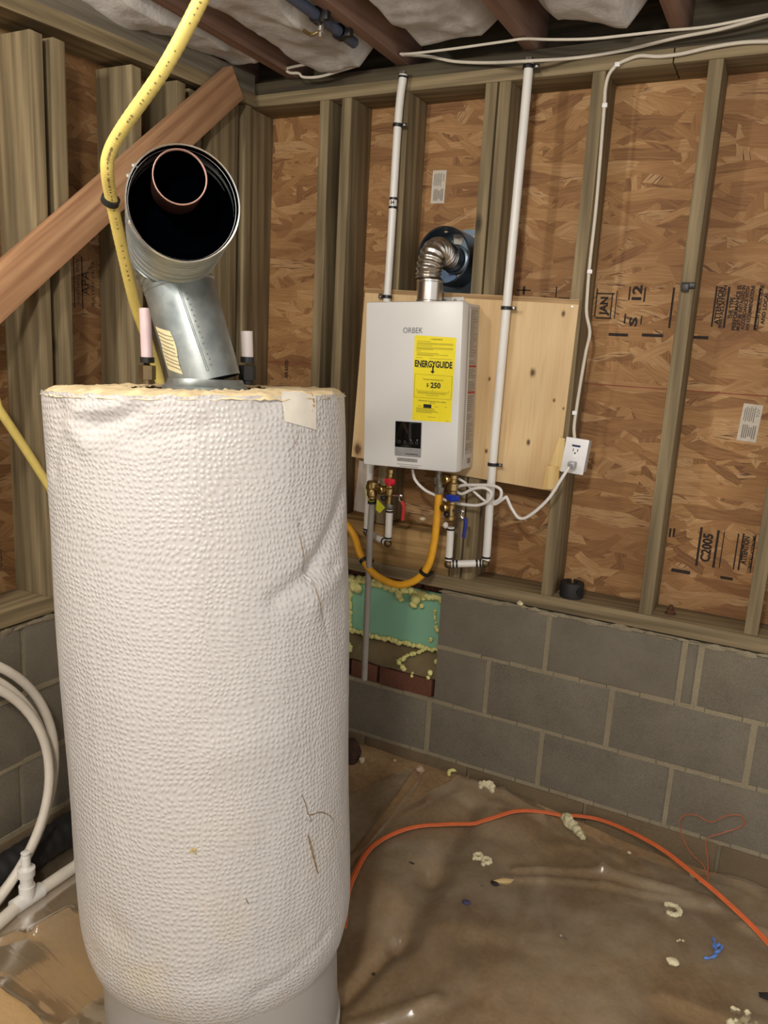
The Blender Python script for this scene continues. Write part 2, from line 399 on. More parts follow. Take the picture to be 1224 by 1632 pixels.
def text(bm, s, O, rx, up, size, depth=.0004, width=None, bold=0, align='CENTER'):
    """flat lettering: s centred at O, reading along rx, letters upright along up, cap height = size."""
    c = bpy.data.curves.new('t', 'FONT'); c.body = s; c.align_x = align; c.align_y = 'CENTER'; c.size = size*1.45; c.resolution_u = 3; c.offset = bold*size
    o = bpy.data.objects.new('t', c); COL.objects.link(o)
    me = bpy.data.meshes.new_from_object(o.evaluated_get(bpy.context.evaluated_depsgraph_get()))
    bpy.data.objects.remove(o); bpy.data.curves.remove(c)
    X = Vector(rx).normalized(); Y = Vector(up).normalized(); N = X.cross(Y); O = Vector(O)
    xs = [v.co.x for v in me.vertices]; k = 1.0
    if width and xs: k = width/(max(xs)-min(xs))
    n0 = len(bm.verts); t = B(); t.from_mesh(me); vm = {}
    for v in t.verts: vm[v.index] = bm.verts.new(O+X*v.co.x*k+Y*v.co.y+N*depth)
    for f in t.faces:
        try: bm.faces.new([vm[v.index] for v in f.verts])
        except ValueError: pass
    t.free(); bpy.data.meshes.remove(me)
def bar(bm, O, rx, up, w, h, depth=.0004):
    X = Vector(rx).normalized(); Y = Vector(up).normalized(); N = X.cross(Y); O = Vector(O)+N*depth
    quad(bm, [O-X*w/2-Y*h/2, O+X*w/2-Y*h/2, O+X*w/2+Y*h/2, O-X*w/2+Y*h/2])
X, Y, Z = Vector((1, 0, 0)), Vector((0, 1, 0)), Vector((0, 0, 1))
def sst(a, b, x):
    t = max(0, min(1, (x-a)/(b-a))); return t*t*(3-2*t)
xy = lambda p: (p[0], p[1])
VAL = [(xy((1.0072,-0.9279,-0.0900)), xy((1.0689,-0.7230,-0.0900)), .02, .022), (xy((1.0689,-0.7230,-0.0900)), xy((1.0470,-0.4704,-0.0900)), .045, .03), (xy((1.0470,-0.4704,-0.0900)), xy((1.0373,-0.1433,-0.0900)), .04, .02)]   # a gully in the dirt
def H(x, y):
    h = -.1+.058*math.exp(-(y/.22)**2)*(1-sst(1.0, 1.7, x))+.012*noise.noise(Vector((x*1.7, y*1.7, 3)))+.004*noise.noise(Vector((x*9, y*9, 1)))
    for (ax, ay), (bx, by), w_, d_ in VAL:
        t = max(0, min(1, ((x-ax)*(bx-ax)+(y-ay)*(by-ay))/((bx-ax)**2+(by-ay)**2))); dd = (x-ax-(bx-ax)*t)**2+(y-ay-(by-ay)*t)**2
        h -= d_*math.exp(-dd/w_**2)
    return h-.085*(1-sst(.24, .58, math.hypot(x-.785, y+1.11)))
def ground(p, dz=0): return Vector((p[0], p[1], H(p[0], p[1])+dz))

# ================================================================== SETTING
# floor: packed dirt
bm = B(); grid(bm, 280, 280, lambda u, v: (lambda x, y: (x, y, H(x, y)))(-.16+4.2*u, .16-4.2*v))
fl = obj('floor', bm, m_dirt, ang=180); fl['kind'] = 'structure'

# ---- right wall (plane y = 0) : concrete blocks, treated framing, strand board
WR = wall('wall_right')
CH = .2032; CL = .4064
def blockmesh(name, L, D, HH, mat, axis):
    """shared block mesh centred at the origin, slightly chipped."""
    bm = B(); sz = (L/2, D/2, HH/2) if axis == 'x' else (D/2, L/2, HH/2)
    box(bm, [-s for s in sz], sz, .0035)
    o = obj(name, bm, mat); me = o.data; bpy.data.objects.remove(o); return me
_bm = {}
def block(parent, x0, x1, z0, axis, mat=None, h=CH, name='block', d=.14, off=0.0):
    mat = mat or m_block; L = abs(x1-x0)-.011; HH = h-.011
    key = (round(L, 3), round(HH, 3), axis, mat.name, d)
    if key not in _bm: _bm[key] = blockmesh(name, L, d, HH, mat, axis)
    o = bpy.data.objects.new(name, _bm[key]); COL.objects.link(o); o.parent = parent
    c = (x0+x1)/2; jig = rng.uniform(-.0015, .0015)
    o.location = (c, d/2+jig+off, z0+h/2) if axis == 'x' else (-d/2+jig-off, c, z0+h/2)
    return o
u0 = 1.0077
for k in range(-3, 6):                                    # third course down, under the vent opening
    block(WR, u0+.2032+CL*(k-1), u0+.2032+CL*k, 0, 'x')
block(WR, .812, u0, CH, 'x')                              # second course
for k in range(0, 5): block(WR, u0+CL*k, u0+CL*(k+1), CH, 'x')
for a, b in ((.812, 1.197), (1.197, 1.606), (1.606, 1.652), (1.652, 2.058), (2.058, 2.464), (2.464, 2.87)): block(WR, a, b, 2*CH, 'x')
for a, b in ((.0, .398),): block(WR, a, b, CH, 'x'); block(WR, a, b, 2*CH, 'x')
for k in range(-4, 5): block(WR, u0-.04+CL*(k-1), u0-.04+CL*k, -CH, 'x', m_footing, d=.15, off=-.008)
bm = B()
box(bm, (-.14, .006, -.2), (3.0, .13, CH)); box(bm, (-.14, .006, CH), (.392, .13, .6096)); box(bm, (.818, .006, CH), (3.0, .13, .6096))
obj('mortar', bm, m_mortar, WR, False)
bm = B()                                                   # mortar smears squeezed along the top of the wall
for i in range(46):
    x = .83+i*.045; lump(bm, (x, -.001, .604+rng.uniform(-.004, .006)), (rng.uniform(.02, .05), .004, rng.uniform(.004, .011)), i, 1)
o = obj('mortar_smear', bm, m_mortar, WR); o['kind'] = 'stuff'
bm = B()
for k in range(-2, 6):                                     # squeezed head and bed joints, proud of the faces
    pass
for z in (0, CH, 2*CH):
    x = -.1 if z < CH-.01 else (.815 if z > .01 else -.1)
    if abs(z-CH) < .01: x = -.1
    while x < 2.9:
        L = rng.uniform(.05, .12); box(bm, (x, -.0015-rng.uniform(0, .0015), z-.0055-rng.uniform(0, .003)), (x+L*.98, .01, z+.0055+rng.uniform(0, .003))); x += L
def headj(x, z): box(bm, (x-.0065-rng.uniform(0, .003), -.002, z), (x+.0065+rng.uniform(0, .003), .01, z+CH))
for k in range(-2, 6): headj(u0+.2032+CL*(k-1), 0)
for k in range(0, 5): headj(u0+CL*k, CH)
for x in (1.197, 1.606, 1.652, 2.058): headj(x, 2*CH)
o = obj('mortar_joint', bm, m_mortar, WR, False); o['kind'] = 'stuff'
# vent opening: bricks, ledge, brick above
for i, (a, b) in enumerate(((.40, .475), (.475, .592), (.592, .81))): block(WR, a, b, CH, 'x', m_brick, h=.078, name='brick', d=.1, off=.003)
for a, b in ((.39, .5), (.5, .7), (.7, .82)): block(WR, a, b, .552, 'x', m_brick, h=.066, name='brick', d=.06, off=.105)
bm = B(); grid(bm, 24, 10, lambda u, v: (.392+.43*u, .002+.14*v, .281+.055*sst(0, .8, v)+.006*noise.noise(Vector((u*9, v*5, 0)))))
obj('mortar_ledge', bm, m_ledge, WR)
bm = B(); box(bm, (.38, .13, .2), (.83, .16, .63)); obj('opening_back', bm, m_brick, WR, False)
# framing
D6 = .14
def stud(parent, lo, hi, mat=m_stud, name='stud'):
    bm = B(); box(bm, lo, hi, .003); return obj(name, bm, mat, parent)
ZP = .662; ZT = 2.19
stud(WR, (.551, 0, .803), (.588, D6, ZT))
for x in (-.062, .261, .345, .841, .884, 1.158, 1.462, 1.754, 2.06, 2.36, 2.66):
    stud(WR, (x, 0, ZP), (x+.037, D6, ZT))
def beam(parent, lo, hi, mat, name):
    bm = B(); box(bm, lo, hi, .003); return obj(name, bm, mat, parent)
beam(WR, (-.14, -.004, .617), (3.0, D6, ZP), m_platex, 'sill_plate')
beam(WR, (-.14, 0, ZT), (1.37, D6, ZT+.038), m_platex, 'top_plate'); beam(WR, (1.373, 0, ZT), (3.0, D6, ZT+.038), m_platex, 'top_plate')
beam(WR, (-.14, .004, ZT+.038), (3.0, D6, ZT+.077), m_dark_platex, 'upper_plate')
beam(WR, (.384, .0, ZP), (.838, .036, .80), m_header, 'header_board'); beam(WR, (.384, .039, ZP), (.838, .139, .797), m_header, 'header_board')
ZS = 1.329
bm = B(); box(bm, (-.14, D6, .62), (3.0, D6+.012, ZS-.0015)); obj('strand_board_panel', bm, m_osb, WR, False)
bm = B(); box(bm, (-.14, D6, ZS+.0015), (3.0, D6+.012, 2.27)); obj('strand_board_panel', bm, m_osb, WR, False)
bm = B(); box(bm, (-.14, D6-.0003, ZS-.0015), (3.0, D6+.008, ZS+.0015)); obj('panel_edge_paint', bm, plain('red_edge_sealer', (140, 62, 44), .7), WR, False)
bm = B(); box(bm, (-.14, .10, ZT+.077), (3.0, .138, 2.53)); obj('rim_board', bm, m_dark_platex, WR, False)

# ---- left wall (plane x = 0)
WL = wall('wall_left')
for z, j in ((0, -1.031), (CH, -1.031-.2032), (2*CH, -1.007)):
    for k in range(-3, 4):
        a, b = j+CL*(k-1), j+CL*k
        if b > 0: b = -.001
        if b-a > .05: block(WL, a, b, z, 'y')
for k in range(-4, 3):
    a, b = -1.13+CL*(k-1), min(-1.13+CL*k, -.001)
    if b-a > .05: block(WL, a, b, -CH, 'y', m_footing, d=.15, off=-.008)
bm = B(); box(bm, (-.13, -2.2, -.2), (-.006, 0, .6096)); obj('mortar', bm, m_mortar, WL, False)
bm = B()
for z in (0, CH, 2*CH):
    y = -2.2
    while y < -.05:
        L = rng.uniform(.05, .12); box(bm, (-.01, y, z-.0055-rng.uniform(0, .003)), (.0015+rng.uniform(0, .0015), y+L*.98, z+.0055+rng.uniform(0, .003))); y += L
for i in range(46):
    y = -.02-i*.045; lump(bm, (-.001, y, .604+rng.uniform(-.006, .004)), (.004, rng.uniform(.02, .05), rng.uniform(.006, .014)), i+90, 1)
o = obj('mortar_joint', bm, m_mortar, WL, False); o['kind'] = 'stuff'
def zt(y): return 2.19+.075*max(-1.4, y)
for y in (-.914, -.845, -.578, -.392, -.055, -1.20, -1.50, -1.80):
    stud(WL, (-D6, y, ZP), (0, y+.038, zt(y)))
stud(WL, (-.038, -.232, ZP), (-.002, -.092, zt(-.2)), name='corner_post')
stud(WL, (-.08, -.29, ZP), (-.042, -.2, zt(-.25)))
beam(WL, (-D6, -2.2, .617), (.004, -.001, ZP), m_platey, 'sill_plate')
def slope_plate(name, dz0, dz1, mat, x1=0.0):
    bm = B(); vs = box(bm, (-D6, -2.2, 0), (x1, -.002, 1))
    for v in vs: v.co.z = (zt(v.co.y) if v.co.y > -1.5 else zt(-1.4))+(dz1 if v.co.z > .5 else dz0)
    obj(name, bm, mat, WL, False)
slope_plate('top_plate', 0, .042, m_platey); slope_plate('upper_plate', .043, .10, m_dark_platey, -.004)
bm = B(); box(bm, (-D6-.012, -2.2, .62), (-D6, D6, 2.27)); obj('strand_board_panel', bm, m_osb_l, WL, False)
bm = B(); box(bm, (-.138, -2.2, 2.27), (-.11, 0, 2.53)); obj('rim_board', bm, m_dark_platey, WL, False)
# diagonal brace nailed across the studs
a0 = Vector((0.02, -1.50, 1.118)); d = Vector((0, .942, .769)).normalized(); nrm = Vector((0, -d.z, d.y))
bm = B(); L = 1.92; mid = Vector((.0215, -.148, 2.222))-d*(L/2)
obox(bm, mid, (1, 0, 0), nrm, d, (.037, .102, L), .003)
obj('diagonal_brace', bm, m_brace, WL, label='pale fir board nailed diagonally across the studs')

# ---- ceiling: joists, insulation, subfloor
CE = wall('ceiling')
for xj in (-.08, .150, .557, .969, 1.375, 1.785, 2.19, 2.6):
    bm = B(); box(bm, (xj-.019, -2.9, 2.268), (xj+.019, .098, 2.50), .002); obj('joist', bm, m_joist, CE)
bm = B(); box(bm, (-.14, -2.9, 2.502), (3.0, .14, 2.53)); obj('subfloor', bm, m_subfloor, CE, False)
def batt(x0, x1, y0, y1, sag, seed):
    def fn(u, v):
        x = x0+(x1-x0)*u; y = y0+(y1-y0)*v; e = min(u, 1-u, .25)/.25; e2 = min(v*(y1-y0), (1-v)*(y1-y0), .1)/.1
        n = noise.noise(Vector((x*4, y*4, seed)))+.4*noise.noise(Vector((x*10, y*10, seed+4)))+.12*noise.noise(Vector((x*26, y*26, seed+7)))
        return (x, y+.03*n*(1-e2), 2.44-(2.44-sag)*(e**.5)*(e2**.5)+.035*n*e)
    bm = B(); grid(bm, 40, int((y1-y0)*70), fn)
    for q in (0,): pass
    return obj('insulation_batt', bm, m_fiber, CE, ang=180)
for x0, x1, y0, y1, sag in ((-.06, .131, -1.1, -.02, 2.262), (.169, .538, -1.6, .03, 2.262), (.576, .95, -1.6, .0, 2.272), (.988, 1.356, -1.6, -.01, 2.275), (1.394, 1.766, -1.6, -.25, 2.30), (-.06, .131, -2.6, -1.12, 2.31), (.169, .538, -2.7, -1.62, 2.31), (.576, .95, -2.7, -1.62, 2.31), (.988, 1.356, -2.7, -1.62, 2.31), (1.394, 1.766, -2.7, -1.62, 2.31), (1.80, 2.17, -2.7, -.1, 2.31)):
    batt(x0, x1, y0, y1, sag, x0*7+y0)

# ---- printing on the strand board (reads upwards)
def stampR(items, name='board_stamp'):
    for it in items:
        bm = B()
        for kind, p, *a in it:
            P = Vector(p)
            if kind == 't': text(bm, a[0], P, Z, -X, a[1], .0006, a[2], .06)
            elif kind == 'v': bar(bm, P, X, Z, a[0], a[1], .0006)
        obj(name, bm, m_stamp, WR, False)
YB = D6
RY = lambda p: Vector((p[0], YB, p[2]))
def VB(p0, p1, wd):
    a, b = RY(p0), RY(p1); return ('v', (a+b)/2, wd, abs(b.z-a.z))
def HB(p0, p1, wd):
    a, b = RY(p0), RY(p1); return ('v', (a+b)/2, abs(b.x-a.x), wd)
stampR([
 [('t', (1.2289,0.1400,1.5681), 'JAN', .022, .056), VB((1.2004,0.1400,1.6179), (1.2058,0.1400,1.5336), .004), HB((1.2021,0.1400,1.6030), (1.2571,0.1400,1.6041), .004), HB((1.2060,0.1400,1.5318), (1.2542,0.1400,1.5296), .004), VB((1.2515,0.1400,1.6040), (1.2500,0.1400,1.5332), .004), VB((1.2638,0.1400,1.6116), (1.2636,0.1400,1.5299), .003)],
 [('t', (1.3241,0.1400,1.6035), '12', .026, .044), VB((1.3013,0.1400,1.6251), (1.3002,0.1400,1.5865), .005), VB((1.3454,0.1400,1.6239), (1.3450,0.1400,1.5821), .005)],
 [('t', (1.3226,0.1400,1.5226), 'S', .022, .028), VB((1.2957,0.1400,1.5458), (1.2954,0.1400,1.5160), .005), VB((1.3443,0.1400,1.5417), (1.3437,0.1400,1.5159), .004)],
 [VB((1.4258,0.1400,1.6252), (1.4280,0.1400,1.5080), .006)],
 [HB((1.2517,0.1400,1.4843), (1.3106,0.1400,1.4812), .009)], [HB((1.3510,0.1400,1.4847), (1.4128,0.1400,1.4855), .009)], [HB((1.4961,0.1400,1.4854), (1.5395,0.1400,1.4837), .009)],
 [VB((1.5440,0.1400,1.6305), (1.5438,0.1400,1.5160), .005), ('t', (1.5562,0.1400,1.5765), 'ATTENTION', .013, .105), VB((1.5759,0.1400,1.6292), (1.5780,0.1400,1.5138), .006), ('t', (1.5667,0.1400,1.5733), 'INSTALLATION', .008, .12),
  ('t', (1.5905,0.1400,1.5704), 'THE TYPE', .012, .06), ('t', (1.6037,0.1400,1.5708), 'PERFORMANCE IS', .010, .125), ('t', (1.6152,0.1400,1.5711), 'MUST BE INSTALLED IN', .009, .125), ('t', (1.6267,0.1400,1.5714), 'ACCORDANCE WITH', .009, .12), ('t', (1.6397,0.1400,1.5717), 'APA RECOMMENDATIONS', .009, .125), VB((1.6563,0.1400,1.6271), (1.6592,0.1400,1.5134), .005), ('t', (1.6624,0.1400,1.5724), 'FOLLOW INSTRUCTIONS', .009, .125), ('t', (1.6768,0.1400,1.5727), 'AND LOCAL', .009, .09)],
 [('t', (1.6172,0.1400,0.8643), 'C2005', .026, .088), VB((1.5914,0.1400,0.9250), (1.5963,0.1400,0.8031), .007), VB((1.6396,0.1400,0.9227), (1.6445,0.1400,0.8058), .007), VB((1.6556,0.1400,0.9214), (1.6618,0.1400,0.8089), .003)],
 [('t', (1.7226,0.1400,0.8743), 'ATTENTION', .014, .085), VB((1.7106,0.1400,0.9243), (1.7124,0.1400,0.8103), .005), VB((1.6954,0.1400,0.9219), (1.7002,0.1400,0.8100), .004), ('t', (1.7417,0.1400,0.8718), 'INSTALLATION IMP', .008, .1), VB((1.7427,0.1400,0.9257), (1.7454,0.1400,0.8085), .003)],
 [HB((1.5241,0.1400,0.7779), (1.5795,0.1400,0.7779), .011)], [HB((1.6656,0.1400,0.7800), (1.7007,0.1400,0.7806), .009)],
 [VB((1.5062,0.1400,0.9077), (1.5059,0.1400,0.8797), .006), VB((1.5170,0.1400,0.9094), (1.5168,0.1400,0.8814), .006)],
 [HB((0.9460,0.1400,1.6099), (0.9920,0.1400,1.6087), .004), VB((0.9679,0.1400,1.6219), (0.9705,0.1400,1.5947), .008), VB((1.0744,0.1400,1.6216), (1.0757,0.1400,1.5891), .004), HB((1.0821,0.1400,1.5855), (1.1201,0.1400,1.5844), .008)],
 [('t', (0.0633,0.1400,1.3047), 'APA RATED', .014, .07)],
])
YB = D6
bm = B(); P = (-0.1400,-0.6003,1.5134)
for i, (s, h, wd) in enumerate((('SHEATHING SPAN', .012, .13), ('APA', .03, .07), ('RATED 24/16', .011, .13), ('EXPOSURE 1', .011, .12), ('SIZED FOR', .010, .13), ('7/16 INCH', .014, .12))):
    text(bm, s, (-.14, -.66+i*.028, 1.545), Z, Y*-1, h, .0006, wd)
for q in (-.675, -.645, -.56): bar(bm, (-.14, q, 1.545), Y, Z, .004, .15, .0006)
obj('board_stamp', bm, m_stamp, WL, False)
bm = B()
for (px, z0, s) in ((-1.035, 1.26, 'APA'), (-.99, 1.05, 'JAN'), (-.985, .88, 'TION 24'), (-.965, .77, 'FOLLOW')):
    text(bm, s, (-.14, px, z0), Z, Y*-1, .022, .0006, .09)
bar(bm, (-.14, -1.0, 1.26), Y, Z, .005, .12, .0006); bar(bm, (-.14, -.985, .8), Y, Z, .006, .16, .0006)
obj('board_stamp', bm, m_stamp, WL, False)
# white stickers on the board
def sticker(p, w_, h_, rot):
    bm = B(); P = Vector((p[0], YB-.0008, p[2])); u = X*math.cos(rot)+Z*math.sin(rot); v = Z*math.cos(rot)-X*math.sin(rot)
    slab(bm, [P-u*w_/2-v*h_/2, P+u*w_/2-v*h_/2, P+u*w_/2+v*h_/2, P-u*w_/2+v*h_/2], (0, .0006, 0))
    s = obj('panel_sticker', bm, m_white_sticker, WR, False, label='small white printed sticker on the strand board')
    bm = B()
    text(bm, 'APA', P+u*w_*.3+v*h_*.28, -v, u, h_*.09, .0004, h_*.22)
    for i in range(6):
        L = h_*(.34 if i % 2 else .4); bar(bm, P+u*w_*(.15-i*.1)+v*h_*.22, -v, u, L, w_*.045, .0004)
    for i in range(7):
        bar(bm, P+u*w_*(.34-i*.105)-v*h_*.24, -v, u, h_*(.36 if i not in (2, 3) else .26), w_*.06, .0004)
    obj('sticker_print', bm, m_ink if False else m_fineprint, s, False)
sticker((0.6459,0.1400,1.9333), .049, .103, R(-1)); sticker((1.6826,0.1400,1.2497), .052, .108, R(-3))

# ================================================================== THINGS
P0_ = Vector((0.7231,-1.1107,1.3245))
# ---- old water heater tank in its white quilted jacket
TB, TT = Vector((.7698, -1.1031, .1127)), Vector((.688, -1.089, 1.316))
ZH, ZU = .052, 1.316                                        # hem and top of the jacket
def taxis(z): return TB+(TT-TB)*((z-TB.z)/(TT.z-TB.z))
CRE = [  # creases pressed in the jacket: end points, half width, depth
 ((0.9908,-1.0027,1.1106), (1.0102,-1.1320,0.9830), .022, .012), ((1.0102,-1.1320,0.9830), (0.9870,-1.2223,0.9390), .02, .009), ((1.0105,-1.1363,0.9715), (1.0125,-1.0645,0.9679), .012, .006), ((1.0147,-1.1345,0.9146), (1.0078,-1.0318,0.9662), .03, -.006),
 ((0.7118,-1.3912,1.2576), (0.7876,-1.3754,1.2828), .018, .009), ((0.6659,-1.3904,1.2843), (0.7570,-1.3838,1.2913), .012, -.006), ((0.6174,-1.3827,1.2801), (0.5746,-1.3665,1.1593), .02, .006), ((0.6467,-1.3884,1.2515), (0.6888,-1.3922,1.2202), .02, -.006),
 ((0.7859,-1.3773,1.2398), (0.8959,-1.3122,1.2623), .02, .004), ((0.9968,-1.1656,1.0802), (1.0231,-1.0956,0.8331), .006, .004), ((0.9552,-1.2316,1.3018), (0.9715,-1.1938,1.3130), .02, .006), ((0.9373,-1.3190,0.6563), (1.0026,-1.2319,0.6618), .05, -.004), ((0.6791,-1.3917,0.1613), (0.9569,-1.3351,0.1883), .03, .004),
 ((0.7459,-1.4032,0.2579), (1.0514,-1.1927,0.2102), .035, .004), ((1.0107,-1.2840,0.1294), (1.0671,-1.1180,0.1776), .015, .005)]
CRE = [(Vector(a), Vector(b), w_, d_) for a, b, w_, d_ in CRE]
def topdz(x, y):
    l = ((x-.688)*-.885+(y+1.089)*-.46)/.3; b = ((x-.688)*-.62+(y+1.089)*.78)/.3; return -.010*(1+l)-.009*(1+b)
def sdist(p, a, b):
    ab = b-a; t = max(0, min(1, (p-a).dot(ab)/ab.dot(ab))); return (p-(a+ab*t)).length
def jr(z):
    r = .3013+.004*math.sin((z-.12)*2.6)
    if z < ZH+.13: q = max(0, (z-ZH+.004)/.134); r -= .042*(1-math.sqrt(max(0, 1-(1-q)**2)))
    return r
def jacket(u, v, off=0.0):
    a = 2*PI*u-PI*.28; z = ZH+(ZU-ZH)*v
    if v > .985: z += .005*noise.noise(Vector((math.cos(a)*9, math.sin(a)*9, 2)))
    if v < .02: z += (.014*noise.noise(Vector((math.cos(a)*4, math.sin(a)*4, 5)))+.02*max(0, math.sin(a-.3)))*(1-v/.02)
    c = taxis(z); n = Vector((math.cos(a), math.sin(a), 0))
    r = jr(z)+.0035*noise.noise(Vector((math.cos(a)*2.2, math.sin(a)*2.2, z*3)))+.0015*noise.noise(Vector((math.cos(a)*8, math.sin(a)*8, z*9)))
    p = Vector((c.x, c.y, z))+n*r
    z += topdz(p.x, p.y)*max(0, v)**6
    for s, e, w_, d_ in CRE:
        if abs(p.z-(s.z+e.z)/2) < abs(s.z-e.z)/2+3*w_:
            dd = sdist(p, s, e)
            if dd < 3*w_: r -= d_*math.exp(-(dd/w_)**2)
    return Vector((c.x, c.y, z))+n*(r+off)
def onjacket(p, off=.0015):
    p = Vector(p); c = taxis(p.z); a = math.atan2(p.y-c.y, p.x-c.x); return jacket(((a+PI*.28)/(2*PI)) % 1, (p.z-ZH)/(ZU-ZH), off)
tank = thing('water_heater_tank', 'tall old water heater tank wrapped in a dimpled white insulation jacket', 'water heater', (.785, -1.105, -.1))
bm = B(); lathe(bm, taxis(-.19)+Vector((.010, -.006, 0)), (TT-TB), [(0, 0), (0, .270), (.012, .272), (.03, .272), (.034, .266), (1.46, .262), (1.465, .0)], 72)
obj('tank_shell', bm, m_tankgrey, tank)
bm = B(); grid(bm, 260, 200, jacket, True); bmesh.ops.remove_doubles(bm, verts=bm.verts, dist=.00005)
jk = obj('insulation_jacket', bm, m_blanket, tank, ang=180, label='dimpled white vinyl jacket, stained yellow near its hem')
bm = B()                                                   # frayed insulation ring seen at the top edge
def rim(u, v):
    a = 2*PI*u; c = taxis(1.316); r = .3030-.155*v; nn = noise.noise(Vector((math.cos(a)*11, math.sin(a)*11, v*4)))
    prof = 1.309+.013*math.sin(min(1, v*5)*PI/2)
    return Vector((c.x+math.cos(a)*(r+.004*nn), c.y+math.sin(a)*(r+.004*nn), topdz(c.x+math.cos(a)*r, c.y+math.sin(a)*r)+prof+.006*nn*(1 if v > .02 else .4)+.003*noise.noise(Vector((math.cos(a)*40, math.sin(a)*40, v*8)))))
grid(bm, 220, 12, rim); bmesh.ops.remove_doubles(bm, verts=bm.verts, dist=.00005)
obj('insulation_edge', bm, m_rimfoam, tank, ang=180, label='ragged cream insulation edge')
bm = B(); lathe(bm, (.688, -1.089, 1.287), (-.03, .03, 1), [(0, 0), (0, .16), (.008, .16), (.012, 0)], 48); obj('tank_lid', bm, m_tankgrey, tank)
bm = B(); lathe(bm, P0_-Z*.030, (-.03, .03, 1), [(0, .086), (.014, .086), (.02, .078), (.030, .074), (.030, .062), (0, .062)], 40); obj('flue_collar', bm, m_galv, tank, label='grey metal flue collar')
bm = B()                                                   # tape patch on the top right
q = [((0.9697,-1.1958,1.3252)), ((0.9888,-1.1143,1.3190)), ((0.9936,-1.1150,1.2500)), ((0.9817,-1.1741,1.2631)), ((0.9739,-1.1952,1.2704))]
def bil(u, v): 
    a, b, c, d = Vector(q[4]), Vector(q[2]), Vector(q[1]), Vector(q[0]); return onjacket((a*(1-u)+b*u)*(1-v)+(d*(1-u)+c*u)*v, .002)
grid(bm, 14, 14, bil); obj('tape_patch', bm, m_tape, jk, label='yellowed tape patch at the top edge')
def scratch(pts, r=.0011, name='jacket_tear', mat=None):
    bm = B(); P = [onjacket(p, 0) for p in smooth_path(pts, 5)]
    tube(bm, P, lambda t, i: r*(.5+.5*math.sin(PI*min(1, t*.9+.1)))*(1+.4*math.sin(i*2.3)), 5, 1); obj(name, bm, mat or m_tear, jk)
scratch([(0.9952,-1.1753,1.0720),(0.9971,-1.1657,1.0766),(0.9992,-1.1599,1.0674)]); scratch([(0.9984,-1.1684,1.0506),(1.0023,-1.1617,1.0193),(1.0071,-1.1535,0.9787)], .0009)
scratch([(1.0109,-1.1383,0.9594),(1.0150,-1.1285,0.9195),(1.0194,-1.1118,0.8768),(1.0234,-1.0932,0.8257)], .0010); scratch([(1.0082,-1.1503,0.9706),(1.0109,-1.1383,0.9594),(1.0101,-1.1456,0.9547)], .0016, mat=m_pvc)
scratch([(1.0315,-1.1815,0.5321),(1.0363,-1.1713,0.5047),(1.0400,-1.1639,0.4795),(1.0461,-1.1301,0.4687),(1.0495,-1.0967,0.4428),(1.0505,-1.0788,0.4199)], .0013); scratch([(1.0400,-1.1639,0.4795),(1.0425,-1.1574,0.4627),(1.0389,-1.1709,0.4718)], .001)
scratch([(1.0417,-1.1684,0.4374),(1.0449,-1.1626,0.4138),(1.0496,-1.1531,0.3738),(1.0537,-1.1427,0.3366)], .0028); scratch([(0.9719,-1.1925,1.3152),(0.9745,-1.1894,1.2962),(0.9753,-1.1914,1.2737)], .0018, mat=plain('rusty_stain', (172, 124, 70), .8)); scratch([(0.9876,-1.1257,1.3215),(0.9894,-1.1206,1.3006),(0.9897,-1.1286,1.2834)], .003, mat=plain('rust_stain_tape', (180, 132, 80), .8))
scratch([(0.9863,-1.1597,1.2534),(0.9850,-1.1692,1.2331),(0.9802,-1.1895,1.2135)], .0007)
scratch([(0.9856,-1.2941,0.3512),(0.9891,-1.2905,0.3392)], .0016); scratch([(0.9018,-1.3581,0.4609),(0.9083,-1.3533,0.4671),(0.9109,-1.3527,0.4544)], .003, mat=plain('yellow_stain', (190, 168, 110), .8))
# pipe stubs on top of the tank
def stubpipe(top, base, hexr, name, label, low, pm=m_stub):
    top, base = Vector(top), Vector(base);     s = obj(name, *(lambda bm: (tube(bm, [base+Vector((0, 0, .045)), top], .0125, 18, 1), bm)[1:])(B()), pm, tank, label=label)
    bm = B(); lathe(bm, base+Vector((0, 0, .042)), Z, [(0, .0), (0, .0155), (.012, .0155), (.012, 0)], 18); obj('crimp_ring', bm, m_black, s)
    bm = B(); hexnut(bm, base+Vector((0, 0, .006)), base+Vector((0, 0, .036)), hexr); cyl(bm, base+Vector((0, 0, -.004)), base+Vector((0, 0, .008)), .013); obj('hex_fitting', bm, low, s)
stubpipe((0.5109,-1.0600,1.4604), (0.5238,-1.0676,1.3038), .018, 'pipe_stub', 'taller pinkish pipe stub', m_dullbrass)
stubpipe((0.7510,-1.0157,1.4240), (0.7552,-1.0158,1.3177), .018, 'pipe_stub', 'shorter whitish pipe stub', m_blackmatte, m_stub2)

# ---- double wall flue pipe standing on the tank
P0, P1, P2, P3 = Vector((0.7231,-1.1107,1.3245)), Vector((0.6667,-1.1291,1.5122)), Vector((0.8176,-1.2832,1.6274)), Vector((0.8127,-1.2871,1.6700))
ND = Vector((.72, -.69, .0)).normalized(); dd = (P1-P0).normalized()
flue = thing('flue_pipe', 'galvanised double wall flue pipe elbow with open dark end on the tank', 'pipe', P0)
bm = B(); tube(bm, [P0-dd*.006, P0+dd*.004, P1-dd*.004, P1], lambda t, i: (.0695, .0695, .0695, .0685)[i], 40, 1, False)
sec = obj('pipe_section', bm, m_galv, flue)
bm = B()
side = Vector((.885, .46, 0)); tow = Vector((1.125, -1.364, 0)).normalized(); v1 = (tow*.93+side*.37).normalized()
def onpipe(h, k, off=.0006):                               # point on the straight section: h along it, k radians to the right of the viewer
    d = (tow*math.cos(k)+side*math.sin(k)); d = (d-dd*d.dot(dd)).normalized(); return P0+dd*h+d*(.0695+off)
